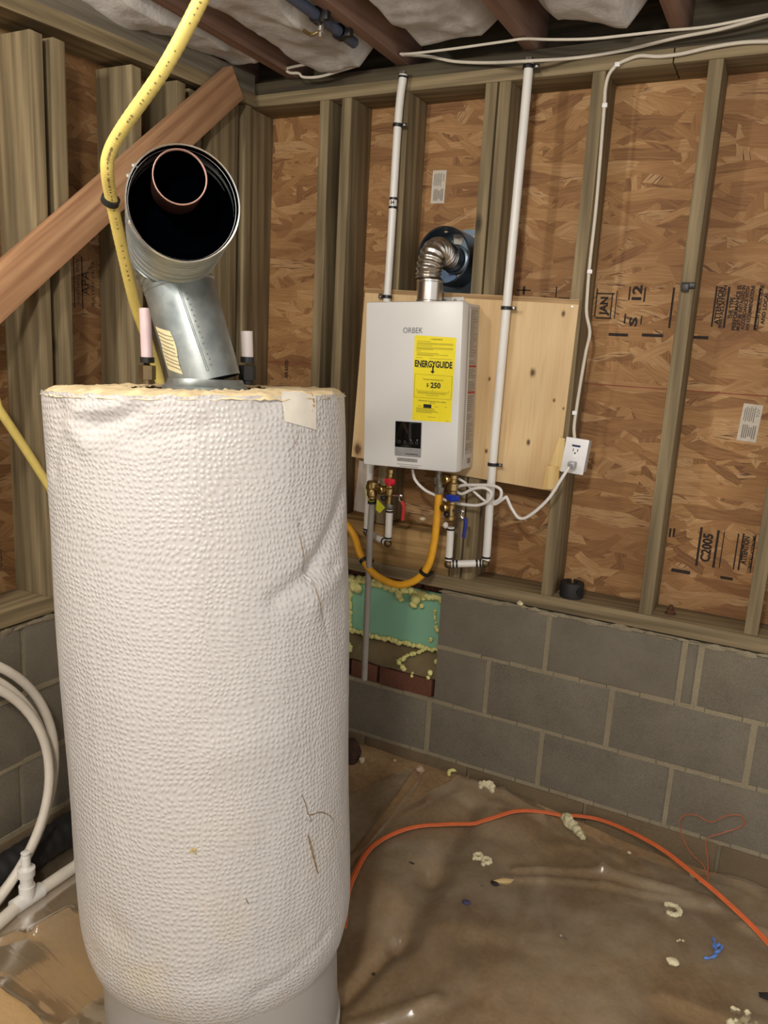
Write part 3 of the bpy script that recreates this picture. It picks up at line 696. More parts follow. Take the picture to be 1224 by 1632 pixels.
Lp = (P1-P0).length
tube(bm, [onpipe(.01, .15, 0), onpipe(Lp*.5, .06, 0), onpipe(Lp-.005, -.02, 0)], .0022, 6, 1); obj('lap_seam', bm, m_galv, sec)
for i in range(15):
    bm = B(); lump(bm, onpipe(.02+i*.0108, .30-.012*i+.02*(i % 2), 0), .0021, i, 1, .1); obj('rivet', bm, m_galv, sec)
bm = B(); grid(bm, 8, 8, lambda u, v: onpipe(.035+.085*v-.02*u, -1.05+.5*u-.03*math.sin(v*7), .0008)); st_ = obj('pipe_sticker', bm, m_stickercream, sec, label='torn cream printed sticker')
bm = B()
for i in range(9):
    h = .045+i*.008; a = [onpipe(h-.02*t, -1.0+.5*t*rng.uniform(.8, .92), .0014) for t in (0, .33, .66, 1)]; tube(bm, a, .0009, 4, 1)
obj('sticker_print', bm, m_fineprint, st_, False)
E0 = P1-dd*.012
path = smooth_path([E0, P1+dd*.045, P2-ND*.125+Vector((0, 0, -.019)), P2-ND*.016], 60)
bm = B(); tube(bm, path, lambda t, i: .0690+.0235*sst(.05, .75, t)+(.0024)*math.sin(t*2*PI*15)*(1 if t < .95 else 0), 44, 1, False); obj('corrugated_elbow', bm, m_galv, flue)
bm = B(); lathe(bm, P2-ND*.018, ND, [(0, .0905), (.002, .0940), (.008, .0945), (.010, .0957), (.012, .0945), (.016, .0950), (.018, .0957), (.0195, .0950), (.018, .0931), (.015, .0926)], 56); co = obj('end_collar', bm, m_galvrim, flue)
bm = B(); lathe(bm, P2-ND*.018, ND, [(.016, .0926), (.0, .0912), (-.03, .0902), (-.06, .086), (-.095, .072), (-.11, 0)], 56); obj('dark_interior', bm, m_inner_shade, co)
ni = (ND+Vector((0, 0, .05))).normalized()
bm = B(); lathe(bm, P3-ni*.09, ni, [(0, .0445), (.088, .0450)], 40); li = obj('inner_liner', bm, m_copper, flue, label='coppery inner liner pipe')
bm = B(); lathe(bm, P3, ni, [(-.09, 0), (-.088, .0415), (-.004, .0432)], 40); obj('liner_interior', bm, m_inner_shade, li)
bm = B(); lathe(bm, P3, ni, [(-.004, .0429), (0, .0432), (.0015, .0443), (0, .0455), (-.004, .0453), (-.004, .0429)], 40); obj('liner_rim', bm, m_copperrim, li)
for a_ in (2.55, 2.75, 3.55):
        bm = B()
        c = P2-ND*.010+(Vector((.69, .72, 0)).normalized()*math.cos(a_)+Z*math.sin(a_))*.0954
        lump(bm, c, .005, a_*5, 1, .3); obj('collar_screw', bm, m_galvrim, co)

# ---- wall hung tankless heater
HT = Vector((.742, -.012, 1.036)); HR = -R(2.0)
heater = thing('tankless_heater', 'white wall hung tankless heater with yellow sticker on the plywood', 'heater', HT, None, (0, HR, 0))
HMt = Matrix.LocRotScale(HT, heater.rotation_euler, None)
def hp(x, y, z): return HMt @ Vector((x, y, z))
hx, hz = HMt.to_3x3() @ X, HMt.to_3x3() @ Z
def hbox(name, lo, hi, mat, bev=0, parent=None, label=None):
    bm = B(); box(bm, lo, hi, bev); bm.transform(HMt); return obj(name, bm, mat, parent or heater, label=label)
W2 = .1635; HH = .512
hbox('rear_case', (-W2+.006, -.112, .0035), (W2-.006, -.0, HH-.004), m_sidewhite, .003)
fc = hbox('front_cover', (-W2, -.153, 0), (W2, -.102, HH), m_white, .011)
hbox('cover_ridge', (W2-.001, -.094, .04), (W2+.001, -.089, HH-.02), m_sidewhite, .0008)
hbox('mounting_bracket', (-.02, -.004, HH-.03), (.105, .0, HH+.022), m_sidewhite, .001, label='white steel wall bracket with screw holes')
for x in (.04, .075):
    bm = B(); lathe(bm, hp(x, -.0045, HH+.012), (0, -1, 0), [(0, 0), (0, .005), (.003, .004), (.004, 0)], 10); obj('screw', bm, m_ironfit, heater)
# side instruction sheet
SX = W2-.0055
bm = B(); bm2 = B()
slab(bm, [hp(SX, -.078, .05), hp(SX, -.012, .05), hp(SX, -.012, HH-.012), hp(SX, -.078, HH-.012)], hx*.0005)
sh = obj('side_instructions', bm, m_paper, heater, False, label='grey printed instruction sheet on the side')
bm = B(); br = B(); z = HH-.024
hy = Vector((0, 1, 0)); i = 0
while z > .06:
    if abs(z-(HH-.19)) < .006 or abs(z-(HH-.27)) < .006: pass
    else:
        wd = rng.uniform(.03, .058); bar(bm, hp(SX+.0006, -.074+wd/2, z), hy, hz, wd, .0024)
    z -= .0062
    if rng.random() < .1: z -= .008
obj('sheet_print', bm, m_fineprint, sh, False)['kind'] = 'stuff'; br.free()
for z in (HH-.19, HH-.27):
    br = B(); bar(br, hp(SX+.0006, -.045, z), hy, hz, .06, .006); obj('sheet_heading', br, m_redink, sh, False)
bm = B(); bar(bm, hp(SX+.0004, -.04, .028), hy, hz, .022, .016); obj('side_badge', bm, m_fineprint, heater, False)
FY = -.1535
def F(p):                                                  # onto the front cover, just proud
    l = HMt.inverted() @ Vector(p); return hp(l.x, FY, l.z)
bm = B(); text(bm, 'ORBEK', F((0.7294,-0.1650,1.4602)), hx, hz, .0165, .0006, .066); obj('maker_lettering', bm, m_greyink, fc, False)
c4 = [F((0.7459,-0.1650,1.1899)), F((0.8754,-0.1650,1.1941)), F((0.8739,-0.1650,1.4451)), F((0.7366,-0.1650,1.4475))]
bm = B(); slab(bm, c4, (0, .0004, 0)); yl = obj('energy_label', bm, m_yellow, fc, False, label='yellow energy rating sticker')
ex = (c4[1]-c4[0]+c4[2]-c4[3])*.5; ey = (c4[3]-c4[0]+c4[2]-c4[1])*.5; EW, EH = ex.length, ey.length
def ep(u, v): return c4[0]+(c4[1]-c4[0])*u*(1-v)+(c4[2]-c4[3])*u*v+(c4[3]-c4[0])*v
bm = B()
text(bm, 'ENERGYGUIDE', ep(.485, .672), ex, ey, EW*.135, .0006, EW*.93, .055)
obj('label_heading', bm, m_ink, yl, False); bm = B(); bar(bm, ep(.48, .62), ex, ey, EW*.035, EH*.075, .0006)
a = ep(.475, .578); N_ = Vector((0, -.0006, 0)); xn, yn = ex.normalized(), ey.normalized()
bm.faces.new([bm.verts.new(a+N_+xn*EW*.06+yn*EH*.018), bm.verts.new(a+N_-xn*EW*.06+yn*EH*.018), bm.verts.new(a+N_-yn*EH*.012)])
obj('label_arrow', bm, m_ink, yl, False); bm = B(); text(bm, '$', ep(.365, .428), ex, ey, EW*.075, .0006, None, .03); text(bm, '250', ep(.565, .426), ex, ey, EW*.115, .0006, EW*.25, .05)
obj('label_price', bm, m_ink, yl, False); bm = B(); bar(bm, ep(.385, .178), ex, ey, EW*.20, EH*.045, .0006); obj('label_block', bm, m_ink, yl, False); bm = B()
text(bm, 'Estimated Yearly Energy Cost', ep(.5, .495), ex, ey, EW*.032, .0006, EW*.5)
obj('label_print', bm, m_ink, yl, False); bm = B(); text(bm, 'Estimated Capacity Flow Rate', ep(.5, .238), ex, ey, EW*.034, .0006, EW*.68)
obj('label_print', bm, m_ink, yl, False); bm = B(); text(bm, '! WARNING', ep(.53, .965), ex, ey, EW*.034, .0006, EW*.3)
obj('label_print', bm, m_ink, yl, False)
bm = B()
for v, wd, x0 in ((.935, .35, .06), (.918, .9, .05), (.905, .9, .05), (.885, .4, .05), (.868, .9, .05), (.855, .9, .05), (.842, .42, .05), (.82, .12, .05), (.80, .55, .06), (.785, .78, .06), (.772, .42, .06), (.742, .16, .05), (.742, .55, .38), (.632, .36, .05),
                  (.34, .74, .12), (.328, .70, .12), (.308, .32, .34), (.215, .16, .42), (.176, .1, .14), (.178, .1, .56), (.178, .06, .82), (.15, .46, .1), (.138, .44, .1), (.125, .5, .1), (.112, .56, .1), (.10, .4, .1), (.05, .2, .4), (.015, .06, .88)):
    bar(bm, ep(x0+wd/2, v), ex, ey, EW*wd, EH*.005, .0005)
for v in (.55, .275): bar(bm, ep(.5, v), ex, ey, EW*.94, EH*.0032, .0005)
for u_ in (.035, .965): bar(bm, ep(u_, .41), ex, ey, EW*.008, EH*.275, .0005)
bar(bm, ep(.5, .355), ex, ey, EW*.80, EH*.0032, .0005)
for u_ in (.1, .5, .9): bar(bm, ep(u_, .364), ex, ey, EW*.008, EH*.02, .0005)
obj('label_fine_print', bm, m_olivink, yl, False)
# control panel
p4 = [F((0.6919,-0.1650,1.0768)), F((0.7842,-0.1650,1.0733)), F((0.7806,-0.1650,1.1843)), F((0.6894,-0.1650,1.1848))]
cx = (p4[0]+p4[1]+p4[2]+p4[3])/4; pw = ((p4[1]-p4[0]).length+(p4[2]-p4[3]).length)/2; ph = ((p4[3]-p4[0]).length+(p4[2]-p4[1]).length)/2
lc = HMt.inverted() @ cx
cp = hbox('control_panel', (lc.x-pw/2, -.1565, lc.z-ph/2), (lc.x+pw/2, -.150, lc.z+ph/2), m_silver, .003, fc, 'silver framed control panel')
hbox('display_glass', (lc.x-pw/2+.0012, -.1572, lc.z-ph/2+ph*.255), (lc.x+pw/2-.0012, -.152, lc.z+ph/2-.0012), m_glassblack, .0012, fc, 'glossy black display')
for i, u_ in enumerate((-.32, -.11, .15, .34)):
    c = hp(lc.x+pw*u_, -.1574, lc.z-ph*.09); xx = [c+(hx*math.cos(k*PI/8)+hz*math.sin(k*PI/8))*.0042 for k in range(17)]
    bm = B(); tube(bm, xx, .0004, 4, 1, False); obj('touch_button', bm, m_greyink, fc, False)
for u_, v_ in ((.12, -.02), (.36, -.01)):
    bm = B(); bar(bm, hp(lc.x+pw*u_, -.1573, lc.z+ph*v_), hx, hz, .0022, .0022); obj('indicator_dot', bm, m_outlet, fc, False)
bm = B(); text(bm, 'transtherm', hp(lc.x+pw*.15, -.1567, lc.z-ph*.42), hx, hz, .0052, .0004, pw*.48, .03); obj('panel_lettering', bm, m_ink, fc, False)
bm = B(); bar(bm, hp(lc.x-pw*.02, -.1532, lc.z-ph*.60), hx, hz, pw*.78, .0115); n4 = obj('notice_sticker', bm, m_silver, fc, False, label='small grey notice sticker')
bm = B()
for i in range(4): bar(bm, hp(lc.x-pw*.04+rng.uniform(-.002, .002), -.1534, lc.z-ph*.60+.004-i*.0026), hx, hz, pw*rng.uniform(.6, .7), .0011)
for i in range(2): bar(bm, hp(lc.x+pw*.05, -.1533, lc.z-ph*.735-i*.006), hx, hz, pw*(.9-.2*i), .0014)
obj('notice_print', bm, m_fineprint, fc, False)

# plywood backing board
c4 = [(0.4493,0.0000,1.0275), (1.1780,0.0000,0.9997), (1.1889,0.0000,1.5735), (0.4721,0.0000,1.5939)]
ply = tag(obj('plywood_board', *(lambda bm: (slab(bm, [Vector(p)+Vector((0, -.0005, 0)) for p in c4], (0, -.0115, 0)), bm)[1:])(B()), m_ply, None, False, base=PLYB), 'pale knotty plywood board screwed to studs behind the white heater', 'board')
bm = B(); a, b = Vector(c4[3]), Vector(c4[2])
slab(bm, [a+Vector((0, -.0125, -.001)), b+Vector((0, -.0125, -.001)), b+Vector((0, -.0125, -.014)), a+Vector((0, -.0125, -.014))], (0, .0006, 0)); obj('top_edge_band', bm, m_plyedge, ply, False)
for q in ((911,489),(600,468),(865,700)):
    pass
for q in ((1.1700,-0.0120,1.5526), (0.4844,-0.0120,1.0589)):
    bm = B(); lathe(bm, q, (0, -1, 0), [(0, 0), (0, .004), (.0015, .0035), (.0018, 0)], 10); obj('screw_head', bm, m_steel, ply)
m_pine = wood('fresh_pine', (206, 170, 104), (228, 196, 132), (238, 212, 154), knots=0)   # broken pine offcuts beside the outlet
for lab, pts, t in (('upper broken pale pine offcut beside the white outlet', [(1.1742,-0.0140,1.1699),(1.1920,-0.0140,1.1660),(1.1928,-0.0140,1.0641),(1.1538,-0.0140,1.0827)], .010), ('lower broken pale pine offcut at plywood corner below the outlet', [(1.1442,-0.0140,1.0797),(1.1834,-0.0140,1.0804),(1.1847,-0.0140,1.0104),(1.1378,-0.0140,1.0042)], .012)):
    bm = B(); slab(bm, pts, (0, -t, 0)); tag(obj('wood_offcut', bm, m_pine, None, False, base=pts[0]), lab, 'wood', 'pine offcuts by the outlet')

# ---- heater vent: stainless flex elbow into a dark wall thimble
V0 = hp(-.0, 0, 0); a = Vector((0.7362,-0.0750,1.5577)); b = Vector((0.7284,-0.0750,1.6347));
vent = thing('vent_elbow', 'shiny stainless corrugated vent elbow curving into the wall above heater', 'pipe', a)
bm = B(); lathe(bm, a+Vector((0, 0, -.015)), Z, [(0, .0), (0, .041), (.012, .041), (.014, .039), (.068, .039), (.070, .0415), (.074, .0415), (.078, .038)], 32); obj('lower_collar', bm, m_steel, vent)
tcc = Vector((0.7355,0.0200,1.7002)); CX_, CZ_ = tcc.x, tcc.z
pth = smooth_path([b+Vector((0, 0, -.014)), b+Vector((0, .002, .022)), Vector((b.x*.6+CX_*.4, -.052, b.z+.066)), Vector((b.x*.15+CX_*.85, -.008, CZ_+.012)), Vector((CX_, .035, CZ_+.002)), Vector((CX_, .06, CZ_))], 24)
bm = B(); tube(bm, pth, lambda t, i: .0385+.0026*math.sin(t*2*PI*15), 36, 1, False); obj('corrugated_bend', bm, m_steel, vent)
bm = B(); lathe(bm, (CX_, .052, CZ_), Y, [(0, .034), (0, .0415), (.006, .0415), (.008, .040), (.05, .040), (.052, .047), (.058, .047)], 32); obj('wall_collar', bm, m_thimble, vent)
th = thing('vent_thimble', 'dark round metal wall thimble around the shiny vent elbow', 'vent', (CX_, .1, CZ_))
bm = B(); lathe(bm, (CX_, .012, CZ_), Y, [(.0, .084), (-.003, .087), (.0, .090), (.006, .0885), (.122, .0885), (.122, .048), (.104, .048), (.104, .083), (.0, .084)], 48); obj('thimble_ring', bm, m_thimble, th)
bm = B(); slab(bm, [(0.7609,0.1200,1.7944), (0.8153,0.1200,1.7935), (0.8340,0.1200,1.5745), (0.6611,0.1200,1.5707), (0.6465,0.1200,1.7684)], (0, .018, 0)); obj('flashing_plate', bm, m_thimble, th, False)
bm = B()
def wedge(a0, a1, r0, r1): 
    P = [Vector((CX_+r*math.cos(t), .1145, CZ_+r*math.sin(t))) for r, t in [(r0, a0), (r1, a0), (r1, (a0+a1)/2), (r1, a1), (r0, a1)]]; slab(bm, P, (0, .001, 0))
wedge(R(-140), R(-85), .050, .081); obj('blue_sticker', bm, m_bluefilm, th, False, label='pale blue film sticker')
bm = B(); wedge(R(-80), R(-40), .052, .080); obj('foil_sticker', bm, m_white_sticker, th, False)
bm = B(); wedge(R(70), R(100), .05, .080); obj('foil_sticker', bm, m_white_sticker, th, False)
for q, r_, k in (((0.8116,0.0600,1.6762), (.009, .009, .012), 3), ((0.8171,0.0600,1.7639), .004, 4), ((0.7232,0.0500,1.7789), (.008, .006, .004), 6)):
    bm = B(); lump(bm, q, r_, k, 1); obj('sealant_blob', bm, m_foamdry, th)

# ---- water pipes and valves under the heater
def clampring(c, ax, r, parent, ear, mat=None):
    bm = B(); A = Vector(ax).normalized(); lathe(bm, Vector(c)-A*.005, A, [(0, r), (0, r+.0035), (.010, r+.0035), (.010, r)], 20)
    E = Vector(ear).normalized(); obox(bm, Vector(c)+E*(r+.009), E, A, E.cross(A), (.018, .010, .006), .001)
    o = obj('pipe_clamp', bm, m_black, parent)
    bm = B(); lathe(bm, Vector(c)+E*(r+.011)+Vector((0, -.004, 0)), (0, -1, 0), [(0, 0), (0, .0045), (.002, .003), (.0025, 0)], 8); obj('clamp_nail', bm, m_steel, o)
def band(c, ax, r, parent, n='crimp_band', h=.006, mat=None):
    bm = B(); A = Vector(ax).normalized(); lathe(bm, Vector(c)-A*h/2, A, [(0, r-.002), (0, r+.0012), (h, r+.0012), (h, r-.002)], 18); return obj(n, bm, mat or m_black, parent)
YV = -.095
hot = thing('hot_water_pipe', 'thin white water pipe run left of the heater with red valve', 'pipe', (0.5650,-0.0300,1.5632))
h1 = [(0.5800,-0.0300,2.2302),(0.5700,-0.0300,2.0842),(0.5650,-0.0300,1.5632),(0.5456,-0.0300,1.2262),(0.5347,-0.0300,1.0010),(0.5352,-0.0300,0.7777)]; h1 = [Vector(p) for p in h1]
bm = B(); tube(bm, h1, .0125, 16, 6); riser = obj('riser', bm, m_pvc, hot)
band((0.5784,-0.0300,2.2215), h1[0]-h1[1], .0125, riser); band((0.5788,-0.0300,2.2321), h1[0]-h1[1], .0128, riser, 'chrome_band', .008, m_chrome)
band((0.5696,-0.0300,1.8681), h1[1]-h1[2], .0125, riser, h=.007); band((0.5690,-0.0300,1.8417), h1[1]-h1[2], .0125, riser, h=.007)
bm = B(); text(bm, 'H', Vector((0.5693,-0.0300,1.8549))+Vector((.003, -.0125, 0)), X, Z, .011, .0006, None, .06); obj('pipe_letter', bm, m_ink, riser, False)
clampring((0.5700,-0.0300,2.0842), h1[0]-h1[1], .0125, hot, (1, 0, 0)); clampring((0.5648,-0.0300,1.5671), h1[1]-h1[2], .0125, hot, (-1, 0, 0)); 
e1, e2 = Vector((0.5354,-0.0300,0.7733)), Vector((0.6507,-0.0950,0.7648))
bm = B(); tube(bm, [e1, e1+(e2-e1)*.1, e2-(e2-e1)*.1, e2], .012, 16, 1); cross = obj('cross_pipe', bm, m_pvc, hot)
band(h1[-1]+Z*.006, Z, .0125, hot); band(e1+(e2-e1)*.10, e2-e1, .012, hot); band(e1+(e2-e1)*.84, e2-e1, .012, hot)
for q in (e1, e2):
    bm = B(); lump(bm, q, .0142, 1, 2, .0); obj('elbow_fitting', bm, m_dullbrass, hot)
a, b = Vector((0.6505,-0.0950,0.8808)), Vector((0.6511,-0.0950,0.7778))
bm = B(); tube(bm, [a, b], .0118, 16, 1); obj('valve_pipe', bm, m_pvc, hot); band(a-Z*.006, Z, .0118, hot); band(b+Z*.006, Z, .0118, hot)
bm = B(); c = Vector((0.6486,-0.0950,0.9484))
lathe(bm, Vector((0.6455,-0.0950,1.0151)), -Z, [(0, 0), (0, .0135), (.012, .0135), (.014, .0105), (.026, .0105), (.028, .016), (.046, .017), (.05, .013), (.06, .013), (.064, .017), (.085, .0165), (.088, .013), (.1, .012), (.116, .012)], 20)
vb = obj('valve_body', bm, m_brass, hot)
bm = B(); lathe(bm, Vector((0.6505,-0.0950,0.9000)), -Z, [(0, .0145), (.003, .0155), (.012, .0155), (.015, .0145)], 20); obj('coupling', bm, m_ironfit, hot)
bm = B(); obox(bm, Vector((0.6579,-0.1170,0.9797)), X, Y, Z, (.037, .014, .017), .003); obox(bm, Vector((0.6584,-0.1170,0.9714)), X, Y, Z, (.016, .020, .014), .003); obj('red_wing_handle', bm, m_red, vb, label='red wing handle')
bm = B(); lathe(bm, Vector((0.6281,-0.1000,0.9442)), (-.35, -1, 0), [(-.02, .0), (-.02, .011), (.006, .011), (.008, .0145), (.02, .0145), (.023, .011), (.023, 0)], 20); obj('drain_cap', bm, m_brass, vb)
bm = B(); lathe(bm, Vector((0.6372,-0.1200,0.9272)), -Z, [(0, 0), (0, .009), (.008, .010), (.014, .006), (.016, 0)], 14); obj('black_drain_knob', bm, m_black, vb)
bm = B(); tube(bm, [(0.6663,-0.1050,0.9332),(0.6801,-0.1050,0.9330),(0.6938,-0.1050,0.9349)], .0055, 10, 1); lump(bm, (0.6948,-0.1070,0.9353), .008, 2, 2, .05); tube(bm, [(0.6926,-0.1120,0.9357),(0.6912,-0.1120,0.9230),(0.7033,-0.1120,0.9121)], .0035, 8, 4); obj('lever_stem', bm, m_chrome, vb)
bm = B(); tube(bm, [(0.7016,-0.1140,0.9185),(0.7094,-0.1140,0.9049),(0.7106,-0.1140,0.8863),(0.7091,-0.1140,0.8567)], lambda t, i: .0058, 10, 5); obj('red_lever', bm, m_redgrip, vb, label='red lever handle hanging down')

rel = thing('relief_valve', 'brass relief valve with a yellow tag left of red valve', 'valve', (0.5810,-0.1000,0.9401))
bm = B(); lathe(bm, Vector((0.5840,-0.1000,0.9703)), -Z, [(0, 0), (0, .014), (.004, .019), (.022, .019), (.028, .014), (.034, .0175), (.05, .0175), (.054, .014), (.06, .014)], 20); rb = obj('valve_body', bm, m_brass, rel)
bm = B(); cyl(bm, (0.5804,-0.1000,0.9507), (0.6309,-0.0970,0.9484), .010, 14); hexnut(bm, (0.5994,-0.1000,0.9510), (0.6112,-0.1000,0.9505), .0145); obj('side_nipple', bm, m_brass, rel)
bm = B(); lathe(bm, Vector((0.5800,-0.1080,0.9496)), (-.6, -1, .1), [(-.012, 0), (-.012, .015), (.008, .015), (.011, .011), (.012, 0)], 6); obj('hex_plug', bm, m_brass, rel)
bm = B(); tube(bm, [(0.6088,-0.1150,0.9669),(0.6200,-0.1150,0.9746),(0.6344,-0.1150,0.9681)], .0022, 6, 4); obj('test_lever', bm, m_chrome, rel)
bm = B(); tube(bm, [(0.5659,-0.1180,0.9596),(0.5676,-0.1180,0.9302),(0.5833,-0.1180,0.9047),(0.6045,-0.1180,0.9076)], .0012, 5, 5); slab(bm, [(0.6135,-0.1180,0.9152),(0.6454,-0.1180,0.8901),(0.6257,-0.1180,0.8682),(0.6109,-0.1180,0.8788)], (0, -.0006, .0)); obj('paper_tag', bm, m_tagyellow, rel, False, label='yellow paper tag')
bm = B(); lathe(bm, Vector((0.5855,-0.1000,0.9044)), -Z, [(0, .0125), (0, .0145), (.012, .0145), (.012, .0125)], 18); obj('black_ring', bm, m_black, rel)
bm = B(); P = [(0.5870,-0.1000,0.8982),(0.5850,-0.1000,0.7898),(0.5880,-0.1000,0.5687),(0.5917,-0.1000,0.2626)]; tube(bm, P, .0108, 18, 6)
tag(obj('discharge_pipe', bm, m_greypvc, None, base=P[1]), 'grey plastic discharge pipe hanging down in front of green foam board', 'pipe')

cold = thing('cold_water_pipe', 'long white water pipe right of the heater with blue valve', 'pipe', (0.9734,-0.0400,1.5436))
p1 = [Vector(q) for q in [(0.9848,-0.0450,2.2277),(0.9851,-0.0450,2.1180),(0.9794,-0.0450,1.5398),(0.9771,-0.0450,1.0653),(0.9815,-0.0450,0.8221),(0.9821,-0.0450,0.7534)]]
bm = B(); tube(bm, p1, .0132, 16, 6); ris2 = obj('riser', bm, m_pvc, cold)
band(p1[0]-Z*.004, Z, .0134, ris2, 'chrome_band', .008, m_chrome)
for q, nn in (((0.9851,-0.0450,2.2049), 0), ((0.9792,-0.0450,1.5416), 0), ((0.9781,-0.0450,1.0655), 0)): clampring(q, p1[1]-p1[2], .0132, cold, (1, 0, 0))
b1, b2 = Vector((0.8744,-0.0950,0.7328)), Vector((0.9772,-0.0500,0.7442))
bm = B(); tube(bm, [b1, b2], .0118, 16, 1); obj('cross_pipe', bm, m_pvc, cold)
for t in (.13, .23, .80, .9): band(b1+(b2-b1)*t, b2-b1, .0118, cold)
for q in (b1, b2+Vector((.004, 0, 0))):
    bm = B(); lump(bm, q, .0152, 1, 2, 0); obj('elbow_fitting', bm, m_dullbrass, cold)
band(Vector((0.9822,-0.0450,0.7639)), Z, .0132, cold)
a, b = Vector((0.8725,-0.0950,0.8555)), Vector((0.8734,-0.0950,0.7452))
bm = B(); tube(bm, [a, b], .0118, 16, 1); obj('valve_pipe', bm, m_pvc, cold); band(a-Z*.007, Z, .0118, cold); band(b+Z*.008, Z, .0118, cold)
bm = B(); lathe(bm, Vector((0.8690,-0.0950,1.0240)), -Z, [(0, 0), (0, .0135), (.012, .0135), (.014, .0105), (.024, .0105), (.027, .017), (.048, .0175), (.052, .013), (.066, .013), (.07, .017), (.092, .0165), (.096, .0135), (.13, .013), (.133, .0155), (.143, .0155), (.146, .012)], 20); cb = obj('valve_body', bm, m_brass, cold)
bm = B(); obox(bm, Vector((0.8817,-0.1180,0.9563)), X, Y, Z, (.044, .014, .017), .003); obox(bm, Vector((0.8822,-0.1180,0.9503)), X, Y, Z, (.018, .02, .015), .003); obj('blue_wing_handle', bm, m_blue, cb, label='blue wing handle')
for q in ((0.8556,-0.1000,0.9175), (0.8540,-0.1000,1.0086)):
    bm = B(); lathe(bm, Vector(q), (-.35, -1, 0), [(-.018, 0), (-.018, .011), (.006, .011), (.008, .0145), (.018, .0145), (.021, .011), (.021, 0)], 20); obj('drain_cap', bm, m_brass, cb)
bm = B(); lathe(bm, Vector((0.8650,-0.1200,0.9057)), -Z, [(0, 0), (0, .009), (.008, .010), (.014, .006), (.016, 0)], 14); obj('black_drain_knob', bm, m_black, cb)
bm = B(); lump(bm, (0.8557,-0.1000,0.8599), (.009, .009, .011), 4, 2, .1); obj('white_cap', bm, m_pvcdirty, cb)
bm = B(); tube(bm, [(0.8842,-0.1050,0.9102),(0.8991,-0.1050,0.9123),(0.9117,-0.1050,0.9142)], .0055, 10, 1); lump(bm, (0.9125,-0.1070,0.9146), .008, 2, 2, .05); tube(bm, [(0.9126,-0.1120,0.9114),(0.9115,-0.1120,0.8991),(0.9228,-0.1120,0.8907)], .0035, 8, 4); obj('lever_stem', bm, m_chrome, cb)
bm = B(); tube(bm, [(0.9253,-0.1140,0.8955),(0.9287,-0.1140,0.8798),(0.9274,-0.1140,0.8573),(0.9262,-0.1140,0.8327)], .0062, 10, 5); obj('blue_lever', bm, m_bluegrip, cb, label='blue lever handle hanging down')

# ---- gas lines
gas = thing('gas_hose', 'golden yellow gas hose drooping in a loop below the heater', 'hose', (0.7133,-0.1000,0.6376))
bm = B(); g = [(0.2341,0.0000,0.9734),(0.4578,-0.0600,0.8026),(0.5477,-0.0900,0.7045),(0.5975,-0.1000,0.6578),(0.6543,-0.1000,0.6351),(0.7135,-0.1000,0.6333),(0.7715,-0.1000,0.6660),(0.8063,-0.1000,0.7196),(0.8208,-0.1000,0.7961),(0.8249,-0.1000,0.8904),(0.8259,-0.1000,0.9644)]; g[0] = (.27, -.25, .98)
tube(bm, g, .0125, 16, 8); obj('hose', bm, m_hose2, gas)
bm = B(); hexnut(bm, (0.8264,-0.1000,0.9583), (0.8268,-0.1000,0.9808), .0165); hexnut(bm, (0.8239,-0.1000,0.9906), (0.8212,-0.1000,1.0126), .0165); cyl(bm, (0.8261,-0.1000,0.9767), (0.8186,-0.1000,1.0325), .011, 14); obj('hex_connector', bm, m_ironfit, gas)
for q, ax in (((0.5625,-0.0930,0.6899), Vector(g[3])-Vector(g[2])), ((0.7925,-0.1000,0.6915), Vector(g[7])-Vector(g[6]))):
    bm = B(); A = ax.normalized(); lathe(bm, Vector(q)-A*.006, A, [(0, .013), (0, .0165), (.012, .0165), (.012, .013)], 18)
    obox(bm, Vector(q)+Vector((0, .03, -.012)), X, Y, Z, (.022, .05, .012), .002); obj('hose_clamp', bm, m_black, gas)
gas2 = thing('gas_line', 'pale yellow corrugated gas line descending from ceiling behind the flue pipe', 'hose', (0.5560,-1.2042,1.7226))
gp = [Vector(q) for q in [(0.9724,-1.2066,2.1764),(0.8885,-1.2287,2.0688),(0.8482,-1.2409,2.0069),(0.8195,-1.2451,1.9538),(0.7358,-1.2408,1.8606),(0.6055,-1.2117,1.7787),(0.5577,-1.1991,1.7405),(0.5352,-1.1831,1.7110),(0.4942,-1.1337,1.6690),(0.4338,-1.0473,1.5821),(0.3683,-0.9457,1.4741),(0.3348,-0.8686,1.3874),(0.3130,-0.8018,1.2807),(0.3266,-0.7722,1.1347)]]
bm = B(); n_ = len(smooth_path(gp, 40)); tube(bm, gp, lambda t, i: .0126+.00022*math.sin(i*1.6), 16, 40); ho = obj('hose', bm, m_hose, gas2)
bm = B(); P = smooth_path(gp, 40); camp = Vector((1.785, -2.374, 1.409))
i = 30
while i < 380:
    seg = rng.choice((3, 4, 2)); T = (P[i+1]-P[i]).normalized(); Fv = (camp-P[i]); Fv = (Fv-T*Fv.dot(T)).normalized(); Sd = T.cross(Fv)
    if rng.random() < .72:
        obox(bm, P[i]+Fv*.0129-Sd*.001, T, Sd, Fv, (.0028 if (i//60) % 3 else .0044, .0048*rng.uniform(.4, 1), .0004))
    i += seg
obj('hose_print', bm, plain('faded_hose_print', (128, 112, 66), .7), ho, False)['kind'] = 'stuff'
bm = B(); q = Vector((0.4933,-1.1362,1.6698)); A = (gp[7]-gp[5]).normalized(); lathe(bm, q-A*.006, A, [(0, .013), (0, .0185), (.012, .0185), (.012, .013)], 18); obox(bm, q+Vector((-.02, .02, .001)), (-.7, .7, 0), (.7, .7, 0), Z, (.03, .014, .010), .002); obj('hose_clamp', bm, m_blackmatte, gas2)
